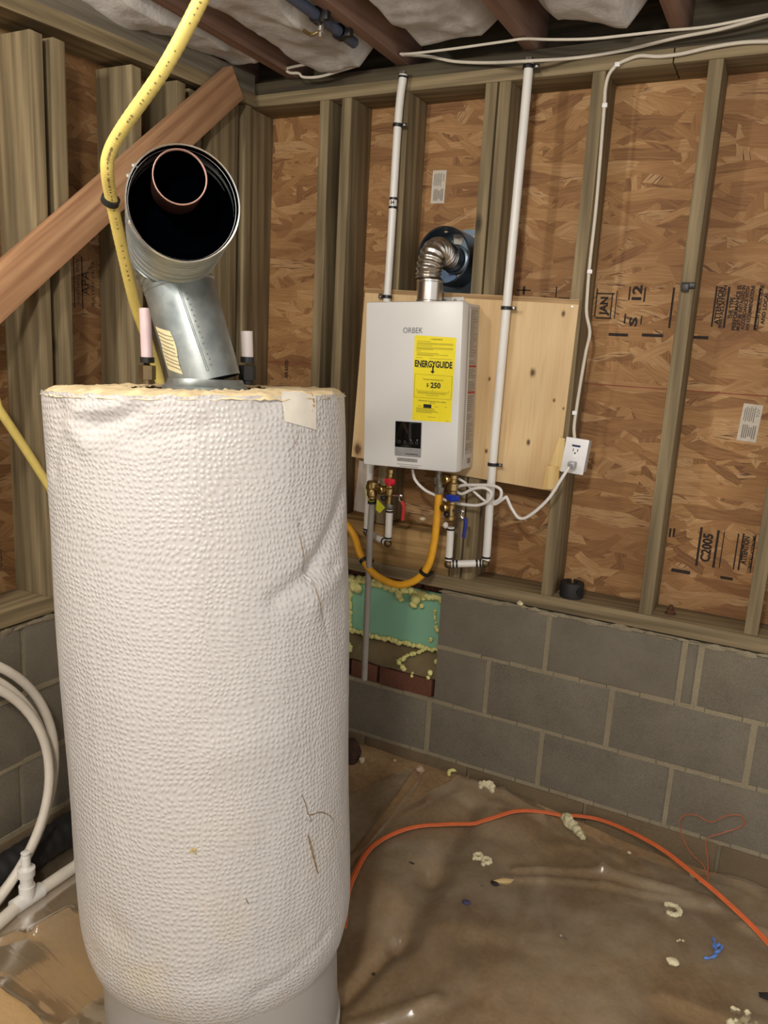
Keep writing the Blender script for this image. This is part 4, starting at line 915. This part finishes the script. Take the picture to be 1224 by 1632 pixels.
bm = B(); P = [(.05, -1.85, 2.27), (.05, -1.72, 1.95), (.05, -1.42, 1.52)]+[(0.0500,-1.1281,1.2706),(0.0500,-1.0808,1.2007),(0.0500,-1.0134,1.1009),(0.0600,-0.9486,0.9899),(0.0800,-0.8910,0.8793)]+[(.16, -.52, .90), (.2, -.42, .93), (.27, -.25, .98)]; tube(bm, P, .0115, 14, 8)
tag(obj('gas_branch_hose', bm, m_hose, None, base=P[4]), 'short yellow gas hose slanting down at the left edge behind tank', 'hose')

# ---- heater cord, outlet, house wiring
bm = B(); P = [(0.7215,-0.0900,1.0237),(0.7351,-0.0900,0.9903),(0.7662,-0.0850,0.9626),(0.8050,-0.0850,0.9492),(0.8503,-0.0750,0.9334),(0.9047,-0.0750,0.9308),(0.9551,-0.0800,0.9367),(0.9885,-0.0850,0.9582),(0.9948,-0.0850,0.9810),(0.9730,-0.0850,0.9940),(0.9341,-0.0800,0.9862),(0.8923,-0.0720,0.9633),(0.8697,-0.0660,0.9717),(0.8873,-0.0700,0.9888),(0.9435,-0.0800,0.9994),(0.9985,-0.0900,1.0059),(1.0266,-0.0920,0.9961),(1.0262,-0.0900,0.9701),(1.0038,-0.0850,0.9484),(1.0142,-0.0800,0.9511),(1.0389,-0.0800,0.9724),(1.0450,-0.0800,0.9713),(1.0641,-0.0800,0.9403),(1.0907,-0.0800,0.9145),(1.1246,-0.0850,0.9303),(1.1752,-0.0900,0.9868),(1.2084,-0.0950,1.0490),(1.2289,-0.0900,1.0922)]
cord = thing('power_cord', 'white power cord looped under the heater and plugged into outlet', 'cord', P[22])
tube(bm, P, .0048, 10, 8); obj('cord', bm, m_cord, cord)
bm = B(); tube(bm, [(0.8738,-0.0620,1.0084),(0.8984,-0.0620,0.9973),(0.9326,-0.0620,0.9714),(0.9748,-0.0620,0.9468),(1.0035,-0.0620,0.9529)], .0042, 8, 8); obj('cord_loop', bm, m_cord, cord)
bm = B(); obox(bm, (1.2308,-0.0620,1.0950), X, Y, Z, (.022, .034, .020), .004); tube(bm, [Vector((1.2322,-0.0750,1.0947)), Vector((1.2297,-0.0920,1.0888))], .006, 10, 1); obj('plug', bm, m_silver, cord, label='grey three pin plug')
c4 = [Vector(q) for q in [(1.1931,-0.0460,1.0697),(1.2619,-0.0460,1.0648),(1.2689,-0.0460,1.1726),(1.2032,-0.0460,1.1752)]]
out = thing('wall_outlet', 'white wall outlet in a box on the stud right of plywood', 'outlet', (c4[0]+c4[2])*.5)
ux = (c4[1]-c4[0]+c4[2]-c4[3]).normalized(); uz = (c4[3]-c4[0]+c4[2]-c4[1]).normalized(); oc = sum(c4, Vector())/4; wo = (c4[1]-c4[0]).length; ho_ = (c4[3]-c4[0]).length; uy = uz.cross(ux)
obx = lambda name, dx, dy, dz, sx, sy, sz, mat, bev=.001, lab=None: obj(name, (lambda bm: (obox(bm, oc+ux*dx+uy*dy+uz*dz, ux, uy, uz, (sx, sy, sz), bev), bm)[1])(B()), mat, out, label=lab)
obx('outlet_box', .004, .026, 0, wo*.82, .044, ho_*.88, m_sidewhite, .002); obx('face_plate', 0, 0, 0, wo, .006, ho_, m_outlet, .0022)
obx('receptacle', 0, -.0025, -.002, wo*.47, .005, ho_*.62, m_outlet, .001)
obx('navy_label', 0, -.0055, ho_*.29, wo*.36, .0008, ho_*.055, m_navy, 0, 'small navy blue label')
for dx in (-.0065, .0065): obx('slot', dx, -.0052, ho_*.17, .0022, .001, .0085, m_black, 0)
obx('ground_hole', 0, -.0052, ho_*.085, .0045, .001, .0045, m_black, 0); obx('test_button', 0, -.0056, -ho_*.02, .012, .002, .004, m_outlet, .0004)
bm = B(); P = [(1.7069,-0.0120,2.2045),(1.5989,-0.0120,2.2137),(1.5342,-0.0120,2.2180),(1.4595,-0.0120,2.2144),(1.3907,-0.0120,2.2068),(1.3345,-0.0100,2.2072),(1.2848,-0.0100,2.2140),(1.2519,-0.0080,2.2087),(1.2261,-0.0080,2.1988),(1.2064,-0.0080,2.1770),(1.2000,-0.0080,2.1426),(1.2019,-0.0080,2.0943),(1.2061,-0.0080,1.9469),(1.2085,-0.0080,1.8127),(1.2073,-0.0080,1.6753),(1.2098,-0.0090,1.5875),(1.2140,-0.0100,1.5343),(1.2293,-0.0120,1.4811),(1.2242,-0.0120,1.4268),(1.2182,-0.0120,1.3442),(1.2139,-0.0120,1.2604),(1.2123,-0.0120,1.2039),(1.2225,-0.0300,1.1684)]
rom = thing('branch_cable', 'white cable stapled along top plate then down stud to outlet', 'cable', P[12])
tube(bm, P, .0048, 8, 8); obj('cable', bm, m_cable, rom)
for q in ((1.2270,-0.0120,2.1974), (1.2043,-0.0120,2.0962), (1.2108,-0.0120,1.6522), (1.2104,-0.0140,1.2452)):
    bm = B(); obox(bm, q, X, Y, Z, (.014, .010, .012), .002); obj('cable_staple', bm, m_outlet, rom)
bm = B(); P = [(1.7336,-0.0600,2.2857),(1.5928,-0.0400,2.2632),(1.4866,-0.0300,2.2494),(1.3791,-0.0200,2.2446),(1.2498,-0.0120,2.2325),(1.1128,-0.0100,2.2271),(0.9984,-0.0750,2.2104),(0.8594,-0.0300,2.2337),(0.7473,-0.0250,2.2500),(0.6765,-0.0300,2.2677),(0.6229,-0.0500,2.2721),(0.5906,-0.0700,2.2708)]; tube(bm, P, .0044, 8, 8)
tag(obj('house_cable', bm, m_cable, None, base=P[5]), 'thicker white cable sagging in front of the upper wall plate', 'cable')
bm = B(); P = [(1.6191,-0.1000,2.2454),(1.4652,-0.1000,2.2336),(1.3618,-0.1100,2.2323),(1.2703,-0.1200,2.2293),(1.1729,-0.1200,2.2314),(1.0705,-0.1200,2.2414),(0.9835,-0.1000,2.2594),(0.9291,-0.1000,2.2592),(0.7635,-0.0900,2.2612),(0.6375,-0.0800,2.2661),(0.5862,-0.0700,2.2730)]; tube(bm, P, .0036, 8, 8)
tag(obj('joist_cable', bm, m_cable, None, base=P[5]), 'thinner white cable running through joists just below white insulation', 'cable')
bm = B(); P = [(0.2760,-0.0500,2.2864),(0.2106,-0.0600,2.2806),(0.1643,-0.0600,2.2758),(0.1795,-0.0600,2.2631),(0.2139,-0.0600,2.2580),(0.2338,-0.0600,2.2449),(0.2961,-0.0600,2.2409),(0.3741,-0.0550,2.2532),(0.4321,-0.0500,2.2634)]; tube(bm, P, .0042, 8, 8)
tag(obj('loose_cable', bm, m_cable, None, base=P[4]), 'short loose white cable curling below insulation near the wall corner', 'cable')
# small things on the framing
bm = B(); obox(bm, (1.4839,-0.0060,1.6182), X, Y, Z, (.038, .014, .016), .004); obox(bm, (1.4774,-0.0140,1.6124), X, Y, Z, (.02, .01, .022), .003)
tag(obj('strap_clip', bm, m_black, None, base=(1.4839,-0.0060,1.6182)), 'small black strap clip nailed on stud beside printed board', 'clip')
rc = Vector((1.2467,0.0380,0.7011)); rc.z = .6625; roll = thing('black_coupling', 'short black plastic coupling ring with slot standing on sill plate', 'fitting', rc)
bm = B(); N = 40
def ringpt(r, k, z): return rc+Vector((r*math.cos(k), r*math.sin(k), z))
ks = [PI*.62+2*PI*.955*i/N for i in range(N+1)]
for r0, r1 in ((.018, .036),):
    rows = [[bm.verts.new(ringpt(r, k, z)) for k in ks] for r, z in ((r1, 0), (r1+.001, .004), (r1+.001, .046), (r1-.001, .049), (r0, .049), (r0, 0))]
    for a_, b_ in zip(rows, rows[1:]+rows[:1]):
        for i in range(N): bm.faces.new((a_[i], a_[i+1], b_[i+1], b_[i]))
    bm.faces.new([r_[0] for r_ in rows]); bm.faces.new([r_[-1] for r_ in rows][::-1])
obj('ring', bm, m_blackmatte, roll)
bm = B(); lathe(bm, rc+Vector((.030, -.021, .026)), (.82, -.57, 0), [(0, 0), (0, .012), (.0035, .012), (.0035, .007), (.001, .006), (.001, 0)], 16); obj('round_boss', bm, m_black, roll)
bc = Vector((1.5462,0.0563,0.6625)); bolt = thing('anchor_bolt', 'rusty anchor bolt and nut on the sill plate near right edge', 'bolt', bc)
bm = B(); lathe(bm, bc, Z, [(0, 0), (0, .0165), (.003, .0165), (.003, 0)], 18); obj('washer', bm, m_rust, bolt)
bm = B(); hexnut(bm, bc+Z*.003, bc+Z*.015, .0125); obj('nut', bm, m_rust, bolt)
bm = B(); cyl(bm, bc+Z*.003, bc+Z*.027, .0065, 12); obj('shank', bm, m_rust, bolt)
bm = B(); P = [(0.4510,-0.0120,0.9824),(0.5075,-0.0120,1.0023),(0.5270,-0.0120,0.9652),(0.5287,-0.0120,0.8499),(0.4769,-0.0120,0.8289),(0.4849,-0.0120,0.9154)]
bag = B(); tl, tr_, brr, bl_ = [Vector(q) for q in [(0.4819,-0.0080,1.0187),(0.5419,-0.0080,1.0103),(0.5323,-0.0080,0.8364),(0.4689,-0.0080,0.8407)]]
grid(bag, 12, 22, lambda u, v: (bl_*(1-u)+brr*u)*(1-v)+(tl*(1-u)+tr_*u)*v+Vector((0, -.006-.008*math.sin(u*PI)*(1-v*.6)-.004*noise.noise(Vector((u*5, v*7, 2))), 0)))
tag(obj('clear_bag', bag, m_bag, None, base=tl), 'clear plastic parts bag tucked behind pipes below plywood corner', 'bag'); bm.free()

# ---- green foam board in the vent opening
gb = [(.404, .098, .345), (.806, .098, .345), (.806, .098, .562), (.404, .098, .562)]
fb = tag(obj('foam_board', (lambda bm: (slab(bm, [Vector(q) for q in gb], (0, .022, 0)), bm)[1])(B()), m_greenfoam, None, False, base=(.6, .1, .45)), 'green foam board sealed in the block wall opening below heater', 'board')
def foam(path, r, seed, name='spray_foam', step=.0072, parent=None):
    bm = B(); P = smooth_path(path, 10); acc = 0; last = P[0]; i = 0
    for p in P:
        if i and (p-last).length < step*.9: continue
        last = p; i += 1; rr = r*rng.uniform(.7, 1.35)
        lump(bm, p+Vector((rng.uniform(-.004, .004), -rng.uniform(0, .004), rng.uniform(-.004, .004))), (rr*rng.uniform(.9, 1.3), rr*.8, rr), seed+i, 2, .3)
    return obj(name, bm, m_spray, parent or fb, ang=180)
foam([(.412, .094, .35), (.5, .093, .348), (.6, .093, .35), (.7, .093, .35), (.80, .093, .352)], .0085, 1)
foam([(.412, .094, .35), (.413, .094, .42), (.411, .094, .5), (.414, .094, .55)], .010, 20)
foam([(.405, .06, .33), (.404, .05, .42), (.405, .05, .5)], .005, 30)
foam([(.41, .092, .552), (.48, .092, .556), (.55, .092, .552), (.6, .092, .548)], .0125, 40); foam([(.428, .088, .528), (.445, .085, .524)], .014, 50)
foam([(.605, .09, .55), (.618, .085, .528), (.625, .084, .516)], .010, 60); foam([(.632, .092, .55), (.70, .09, .548), (.78, .092, .546), (.803, .092, .544)], .011, 70)
foam([(.688, .085, .53), (.684, .082, .508)], .017, 80); foam([(.715, .088, .53), (.712, .088, .508)], .008, 84)
foam([(.758, .094, .495), (.766, .093, .465), (.771, .09, .440)], .0045, 90, step=.006); foam([(.772, .09, .437), (.775, .09, .425)], .010, 95)
foam([(.752, .092, .385), (.757, .092, .39)], .006, 97)
foam([(.735, .085, .345), (.70, .06, .33), (.672, .04, .315), (.662, .035, .308)], .0075, 100); foam([(.662, .02, .305), (.68, .012, .298), (.695, .006, .288)], .008, 110); foam([(.79, .08, .345), (.792, .06, .325)], .010, 115)
foam([(.45, .03, .306), (.456, .028, .302)], .014, 120); foam([(.79, .01, .30), (.793, .0, .287)], .010, 125); foam([(.728, .003, .288), (.73, .0, .276)], .006, 128)

# ---- plastic sheeting on the dirt
def sheet(name, x0, x1, yfn0, yfn1, nu, nv, ridge, label):
    bm = B()
    def fn(u, v):
        x = x0+(x1-x0)*u; a, b = yfn0(x), yfn1(x); y = a+(b-a)*v
        z = H(x, y)+.011+(.004*noise.noise(Vector((x*6, y*6, 8)))+.0025*noise.noise(Vector((x*22, y*14, 2))))*(1 if x > .62 else .45)
        p = Vector((x, y, 0))
        for s, e, w_, d_ in ridge:
            q = sdist(p, Vector(s+(0,)), Vector(e+(0,))); 
            if q < 3*w_: z += d_*math.exp(-(q/w_)**2)
        if v > .96 or v < .04 or u < .02: z += .006*noise.noise(Vector((x*25, y*25, 4)))
        return (x, y, z)
    grid(bm, nu, nv, fn); o = obj(name, bm, m_plastic, None, ang=180, base=((x0+x1)/2, yfn0((x0+x1)/2), -.09)); tag(o, label, 'plastic sheet'); return o
RID = [(xy((0.8569,-0.0523,-0.0400)), xy((1.1054,-0.0362,-0.0500)), .012, .016), (xy((1.1054,-0.0362,-0.0500)), xy((1.2492,-0.0635,-0.0600)), .012, .012),
 (xy((1.2524,-0.3368,-0.0900)), xy((1.4834,-0.2106,-0.0900)), .008, .012), (xy((1.4834,-0.2106,-0.0900)), xy((1.7774,-0.1783,-0.0900)), .02, .026), (xy((1.4951,-0.2650,-0.0900)), xy((1.8113,-0.1872,-0.0900)), .008, .012), (xy((1.2314,-0.3891,-0.0900)), xy((1.5351,-0.2404,-0.0900)), .007, .010), (xy((1.8625,-0.2275,-0.0900)), xy((1.9859,-0.2204,-0.0900)), .014, .016),
 (xy((1.0709,-0.9926,-0.0900)), xy((1.2307,-0.8826,-0.0900)), .02, .022), (xy((1.0654,-1.0266,-0.0900)), xy((1.2015,-0.9252,-0.0900)), .012, .012),
 (xy((1.7171,-0.5969,-0.0900)), xy((1.9416,-0.5672,-0.0900)), .03, .012)]
e0, e1_, e2_, e3 = xy((0.7965,-0.0370,-0.0400)), xy((0.8421,-0.2190,-0.0700)), xy((0.8209,-0.3991,-0.0900)), xy((0.7980,-0.5914,-0.0900))
def ytop(x):
    pts = sorted([(.50, -.50), (e3[0], e3[1]), e2_, e1_, e0, (e0[0]+.03, -.012), xy((1.0345,0.1080,-0.0800)), xy((1.3126,-0.0711,-0.0900)), xy((1.5309,-0.0739,-0.0900)), xy((1.6956,-0.0626,-0.0900)), xy((1.9227,0.0474,-0.0900)), (2.3, -.13), (3.2, -.15)])
    for (a, b), (c, d_) in zip(pts, pts[1:]):
        if a <= x <= c: return min(-.014, b+(d_-b)*(x-a)/max(1e-6, c-a)+.012*noise.noise(Vector((x*14, 1, 1))))
    return pts[0][1] if x < pts[0][0] else pts[-1][1]
sheet('plastic_sheeting', .50, 3.1, lambda x: -2.2, ytop, 260, 240, RID, 'crumpled clear plastic sheeting over brown dirt right of the tank')
f0, f1, f2, f3 = xy((0.3500,-1.3743,-0.0900)), xy((0.4598,-1.3606,-0.0900)), xy((0.5350,-1.3556,-0.0900)), xy((0.5937,-1.2929,-0.0900))
def yb(x):
    pts = sorted([(-.15, f0[1]-.25*0-.1), f0, f1, f2, f3, (.9, -1.2)])
    for (a, b), (c, d_) in zip(pts, pts[1:]):
        if a <= x <= c: return b+(d_-b)*(x-a)/max(1e-6, c-a)+.006*noise.noise(Vector((x*20, 1, 1)))
    return pts[-1][1]
sheet('plastic_sheeting', .02, .62, yb, lambda x: -.62, 110, 110, [(xy((0.2713,-1.2071,-0.0900)), xy((0.2839,-1.1197,-0.0900)), .012, .018), (f2, f3, .012, .012), (f0, f1, .012, .010), (xy((0.2287,-1.2831,-0.0900)), xy((0.2461,-1.2427,-0.0900)), .01, .012)], 'dusty plastic sheeting with a wavy torn edge left of the tank')

# ---- orange extension cord (two runs side by side)
cz = [Vector(q) for q in [(0.9392,-0.8034,-0.0850),(0.8886,-0.7001,-0.0850),(0.8638,-0.6219,-0.0820),(0.8438,-0.4756,-0.0800),(0.8941,-0.3485,-0.0750),(0.9877,-0.2671,-0.0700),(1.1067,-0.1877,-0.0680),(1.1838,-0.1027,-0.0680),(1.2924,-0.0501,-0.0500),(1.4275,-0.0291,-0.0300),(1.5992,-0.0862,-0.0180),(1.7340,-0.1595,-0.0300),(1.8406,-0.2273,-0.0460),(1.9298,-0.2946,-0.0660),(2.0403,-0.4380,-0.0800),(2.0736,-0.6424,-0.0850)]]
oc_ = thing('extension_cord', 'doubled orange extension cord arcing over plastic sheeting on the floor', 'cord', cz[6])
for k in (-1, 0, 1):
    bm = B(); P = smooth_path(cz, 8); Q = []
    for i, p in enumerate(P):
        T = (P[min(i+1, len(P)-1)]-P[max(0, i-1)]).normalized(); sd = T.cross(Z).normalized()
        p = p.copy(); p.z = max(p.z, H(p.x, p.y)+.019)
        Q.append(p+sd*k*.0052+Z*(.002 if k == 0 else 0))
    tube(bm, Q, .0032, 8, 1); obj('cord_strand', bm, m_orange, oc_)
bm = B(); P = [ground(q, .012) for q in [(0.9996,-0.9596,-0.0900),(1.0424,-0.9991,-0.0900),(1.0748,-1.0311,-0.0900),(1.1046,-1.0625,-0.0900),(1.1410,-1.1147,-0.0900)]]; tube(bm, P, .004, 8, 6)
tag(obj('orange_cord', bm, m_orange, None, base=P[2]), 'short stretch of orange cord emerging behind the bottom of tank', 'cord')
bm = B(); P = [Vector(q) for q in [(1.7615,-0.0500,-0.0871),(1.7434,-0.0400,-0.0642),(1.7100,-0.0300,-0.0488),(1.6771,-0.0300,-0.0031),(1.6620,-0.0300,0.0449),(1.6747,-0.0300,0.0727),(1.7055,-0.0300,0.0835),(1.7455,-0.0300,0.0745),(1.7859,-0.0300,0.1096),(1.8183,-0.0250,0.1202),(1.8354,-0.0200,0.1049),(1.8267,-0.0200,0.0812),(1.7802,-0.0300,0.0493),(1.7430,-0.0400,0.0206),(1.7549,-0.0500,-0.0365),(1.7646,-0.0600,-0.0901)]]; P[0].z = H(P[0].x, P[0].y)+.01; P[-1].z = H(P[-1].x, P[-1].y)+.008
tube(bm, P, .0014, 6, 8); tag(obj('wire_loop', bm, m_orangewire, None, base=P[0]), 'thin coppery wire bent in a heart shape against the block wall', 'wire')

# ---- left corner of the floor: pipe coil, plastic drain pipe, black pipe
tilt = Vector((-.16, 0, 1)).normalized()
coil = thing('pipe_coil', 'loose coil of white plastic pipe leaning against the left block wall', 'pipe coil', (.15, -1.37, -.08))
for r_, cx_, cy_, cz_, ph_ in ((.392, .085, -1.378, .265, 0), (.362, .115, -1.40, .255, 1), (.375, .095, -1.40, .262, 2)):
    bm = B(); c = Vector((cx_, cy_, cz_)); pts = []
    for k in range(73):
        a = 2*PI*k/72; pts.append(c+Y*math.cos(a)*r_+tilt*math.sin(a)*r_*(.94)+X*.012*math.sin(a*2+ph_))
    tube(bm, pts, .0125, 14, 1); obj('loop', bm, m_pvcdirty, coil)
q0, q1, q2 = [ground(p, .028) for p in [(0.2061,-1.3344,-0.0800),(0.1785,-1.1626,-0.0800),(0.1868,-0.9797,-0.0800)]]
tee = thing('drain_pipe', 'white plastic pipe with upright tee fitting lying on the floor', 'pipe', q1)
dq = (q2-q1).normalized()
bm = B(); tube(bm, [q0, q1-dq*.02], .0165, 18, 1); tube(bm, [q1+dq*.02, q2+dq*.3], .0165, 18, 1); obj('pipe', bm, m_pvcdirty, tee)
bm = B(); tube(bm, [q1-dq*.042, q1+dq*.042], .0205, 20, 1); tube(bm, [q1, q1+Z*.040], .0205, 20, 1); obj('tee_fitting', bm, m_pvc, tee)
bm = B(); tube(bm, [q1+dq*.16, q1+dq*.225], .0198, 20, 1); obj('coupling', bm, m_pvc, tee)
bm = B(); lathe(bm, q1+Z*.035, Z, [(0, 0), (0, .0165), (.032, .0165), (.034, .0215), (.056, .0225), (.058, .016), (.062, .0125)]+[(.064+i*.0055+j*.0035, .0125 if j == 0 else .0105) for i in range(6) for j in (0, 1)]+[(.102, .012), (.104, .008), (.104, 0)], 20); obj('barbed_adapter', bm, m_pvc, tee)
bm = B(); tube(bm, [(.065, -2.1, H(.065, -1.4)+.05), (.060, -1.3, H(.06, -1.3)+.05), (.062, -.9, H(.06, -.9)+.05), (.066, -.35, H(.06, -.35)+.05)], lambda t, i: .046+.0015*math.sin(i*1.6), 20, 40)
tag(obj('black_drain_pipe', bm, m_blackmatte, None, base=(.06, -1, -.1)), 'black plastic pipe along the base of the left block wall', 'pipe')

# ---- bits of dried foam and litter on the sheeting
def bit(px, rs, seed, name, label, cat='foam scrap', mat=None, group=None, lumps=None):
    p = ground(px, 0); bm = B()
    if lumps:
        for i, (dx, dy, r_) in enumerate(lumps): lump(bm, (p.x+dx, p.y+dy, H(p.x+dx, p.y+dy)+.010+r_*.6), r_, seed+i, 2, .25)
    else: lump(bm, p+Z*(.009+rs[2]*.6), rs, seed, 2, .35)
    return tag(obj(name, bm, mat or m_foamdry, None, base=p), label, cat, group)
bit((1.0538,-0.0422,-0.0500), None, 1, 'foam_scrap', 'lumpy cream foam scrap near wall, behind the orange cord', lumps=[(-.024, 0, .010), (-.012, .004, .013), (.002, .006, .016), (.014, 0, .013), (.02, -.01, .009), (-.02, -.012, .008)])
def ringlumps(cs, R_, r_, n, a0=0, a1=2*PI): return [(cx_+R_*math.cos(a0+(a1-a0)*i/(n-1)), cy_+R_*math.sin(a0+(a1-a0)*i/(n-1)), r_) for cx_, cy_ in cs for i in range(n)]
bit((1.1534,-0.3473,-0.0900), None, 20, 'foam_scrap', 'cream foam scrap shaped like a figure eight on plastic sheeting', lumps=ringlumps([(-.014, .004), (.015, -.002)], .011, .0065, 9)+[(.012, -.022, .007), (-.022, -.012, .006)])
bit((0.9072,-0.0243,-0.0450), None, 40, 'foam_scrap', 'yellow comma shaped foam curl near the wall', mat=m_spray, lumps=[(.008, .018, .006), (.001, .012, .0065), (-.002, .003, .007), (0, -.006, .007), (.004, -.014, .006), (.014, .020, .005)])
bit((1.3588,-0.0703,-0.0850), None, 50, 'foam_chunk', 'long tapered pale foam chunk beneath the orange cord', mat=plain('grey_cream_foam', (206, 198, 158), .75, bump=.3), lumps=[(-.030, .022, .018), (-.022, .012, .020), (-.006, .004, .017), (.01, -.008, .015), (.024, -.018, .012), (.036, -.028, .009)])
bit((1.6923,-0.2686,-0.0900), None, 60, 'foam_curl', 'cream foam curl shaped like a letter C on right plastic', lumps=[(a_*1, b_*1, .007) for a_, b_, _ in ringlumps([(-.004, 0)], .021, .007, 13, 2.5, -1.9)])
bit((1.7173,-0.4684,-0.0900), (.016, .012, .007), 80, 'foam_flake', 'small flat cream foam flake below the letter C curl')
bit((1.7261,-0.3801,-0.0900), None, 82, 'foam_crumb', 'tiny curved cream foam crumb between the curl and flake', lumps=[(-.008, -.004, .003), (-.003, .003, .003), (.005, .005, .003)])
bit((1.7226,-0.0708,-0.0700), (.009, .008, .008), 84, 'foam_crumb', 'white foam crumb touching left side of orange cord')
bit((1.7470,-0.0857,-0.0700), (.010, .008, .009), 85, 'foam_crumb', 'white foam crumb under orange cord by the heart wire')
bit((0.6055,-0.1099,-0.0450), (.010, .010, .013), 86, 'foam_crumb', 'cream foam crumb beside brown stone at the wall base')
bit((0.7079,-0.0537,-0.0450), (.006, .004, .003), 87, 'foam_crumb', 'tiny white crumb on bare dirt near the wall base')
bit((0.8091,-0.0633,-0.0450), (.018, .014, .012), 88, 'foam_lump', 'pinkish foam lump at corner of the plastic sheeting', mat=plain('pinkish_foam', (176, 150, 124), .8, bump=.2))
bit((1.8869,-0.5714,-0.0900), None, 89, 'foam_crumble', 'crumbly cream foam pile at bottom right corner', lumps=[(rng.uniform(-.03, .03), rng.uniform(-.03, .03), rng.uniform(.004, .009)) for i in range(20)])
bit((1.5354,-0.0732,-0.0800), (.006, .004, .004), 90, 'foam_crumb', 'tiny cream crumb at the edge of sheeting near wall')
tag(obj('foam_dab', (lambda bm: (lump(bm, (1.0958,-0.0040,0.6211), (.011, .006, .008), 91), bm)[1])(B()), m_foamdry, None, base=(1.0958,-0.0040,0.6211)), 'cream foam dab stuck to top of the grey block wall', 'foam scrap')
tag(obj('foam_dab', (lambda bm: (lump(bm, (0.7221,0.0200,0.8399), (.011, .008, .007), 92), bm)[1])(B()), m_foamdry, None, base=(0.7221,0.0200,0.8399)), 'white foam dab on top of board behind golden hose', 'foam scrap')
bm = B()
p = ground((1.2387,-0.4102,-0.0900), .014); tube(bm, [p+Vector((-.022, -.012, 0)), p+Vector((0, -.002, .003)), p+Vector((.016, .012, 0)), p+Vector((.026, .026, 0))], lambda t, i: .0012+.0075*math.sin(PI*min(1, t*.95+.05)), 8, 6)
tag(obj('seed_pod', bm, m_tan, None, base=p), 'tan pod shaped shell lying on the plastic sheeting', 'litter')
bit((1.2227,-0.4295,-0.0900), (.012, .009, .006), 93, 'dark_chip', 'black chip beside the tan shell on plastic sheeting', 'litter', m_darkdebris)
bit((1.1943,-0.4564,-0.0900), (.005, .003, .002), 94, 'dark_chip', 'tiny dark speck left of the tan shell', 'litter', m_darkdebris)
bit((1.1797,-0.5410,-0.0900), (.013, .008, .005), 95, 'purple_scrap', 'dark purple scrap on the sheeting left of tan shell', 'litter', m_purplescrap)
bit((1.0414,-0.8192,-0.0900), (.005, .004, .003), 96, 'dark_chip', 'black chip on plastic close to lower tank', 'litter', m_darkdebris)
bit((0.9736,-0.4623,-0.0900), (.010, .003, .002), 97, 'twig', 'thin dark twig on dirt left of figure eight foam', 'litter', m_darkdebris)
bit((1.9358,-0.4688,-0.0900), (.02, .012, .006), 98, 'dark_chip', 'dark clump at the right edge of plastic sheeting', 'litter', m_darkdebris)
bm = B(); p = ground((1.4437,-0.5353,-0.0900), .012); cyl(bm, p, p+Vector((.018, -.006, .006)), .0018, 8); lump(bm, p+Vector((0, 0, .002)), .004, 1, 1, 0)
tag(obj('screw', bm, m_steel, None, base=p), 'small shiny screw lying alone on the brown sheeting', 'screw')
bm = B()
for pts in ([(1.7865,-0.4137,-0.0850),(1.8011,-0.4075,-0.0850),(1.8140,-0.3823,-0.0850),(1.8086,-0.3551,-0.0850),(1.8232,-0.3463,-0.0850),(1.8204,-0.3683,-0.0850),(1.8078,-0.3810,-0.0850)], [(1.7997,-0.3240,-0.0850),(1.8059,-0.3413,-0.0850),(1.8061,-0.3617,-0.0850),(1.8170,-0.3449,-0.0850)]):
    tube(bm, [ground(q, .012+.003*(i % 2)) for i, q in enumerate(pts)], lambda t, i: .0035+.0015*math.sin(i), 6, 5)
tag(obj('blue_scrap', bm, m_bluescrap, None, base=ground((1.8091,-0.3532,-0.0900))), 'crumpled bright blue plastic strip on the right sheeting', 'litter')
p = ground((0.5364,-0.0975,-0.0500), .02); bm = B(); lump(bm, p, (.05, .045, .05), 12, 3, .25); tag(obj('stone', bm, m_stone, None, base=p), 'dark brown stone against the wall base beside the tank', 'stone')

# ---- fittings among the joists
jp = thing('joist_pipe', 'dark blue grey pipe slung along a joist near the ceiling', 'pipe', (.50, -.35, 2.30))
bm = B(); tube(bm, [(.512, -2.0, 2.262), (.512, -.6, 2.262), (.512, -.22, 2.262)], .015, 14, 1); obj('pipe', bm, m_bluepipe, jp)
for y_ in (-.30, -.42): 
    bm = B(); lathe(bm, (.512, y_-.01, 2.262), Y, [(0, .016), (0, .021), (.02, .021), (.02, .016)], 18); obox(bm, (.535, y_, 2.262), X, Y, Z, (.03, .02, .03), .003); obj('pipe_hanger', bm, m_black, jp)
bm = B(); q = Vector((.512, -.40, 2.262)); lathe(bm, q+Z*-.012, -Z, [(0, 0), (0, .010), (.02, .010), (.022, .007), (.034, .007), (.035, 0)], 12); obj('pipe_outlet', bm, m_steel, jp)
bm = B(); tube(bm, [q+Vector((-.004, 0, -.03)), q+Vector((-.03, 0, -.036)), q+Vector((-.055, .0, -.022))], .0045, 8, 6); obj('brass_tail', bm, m_brass, jp)
jf = thing('joist_fitting', 'black pipe fitting under white insulation at top of the frame', 'fitting', (.80, -.38, 2.30))
a_ = Vector((0.7964,-0.1286,2.3637)); b_ = Vector((0.8525,-0.1018,2.3568))
bm = B(); tube(bm, [a_+Vector((-.12, -.3, .04)), a_, a_+Vector((.01, .02, 0))], .016, 14, 1); hexnut(bm, a_+Vector((-.012, -.03, .004)), a_+Vector((.006, .012, 0)), .024); obj('elbow', bm, m_black, jf)
bm = B(); tube(bm, [b_+Vector((-.02, 0, -.006)), b_+Vector((-.008, 0, -.016)), b_+Vector((.008, 0, -.010)), b_+Vector((.010, 0, .03))], .007, 10, 6); obj('hook', bm, m_black, jf)
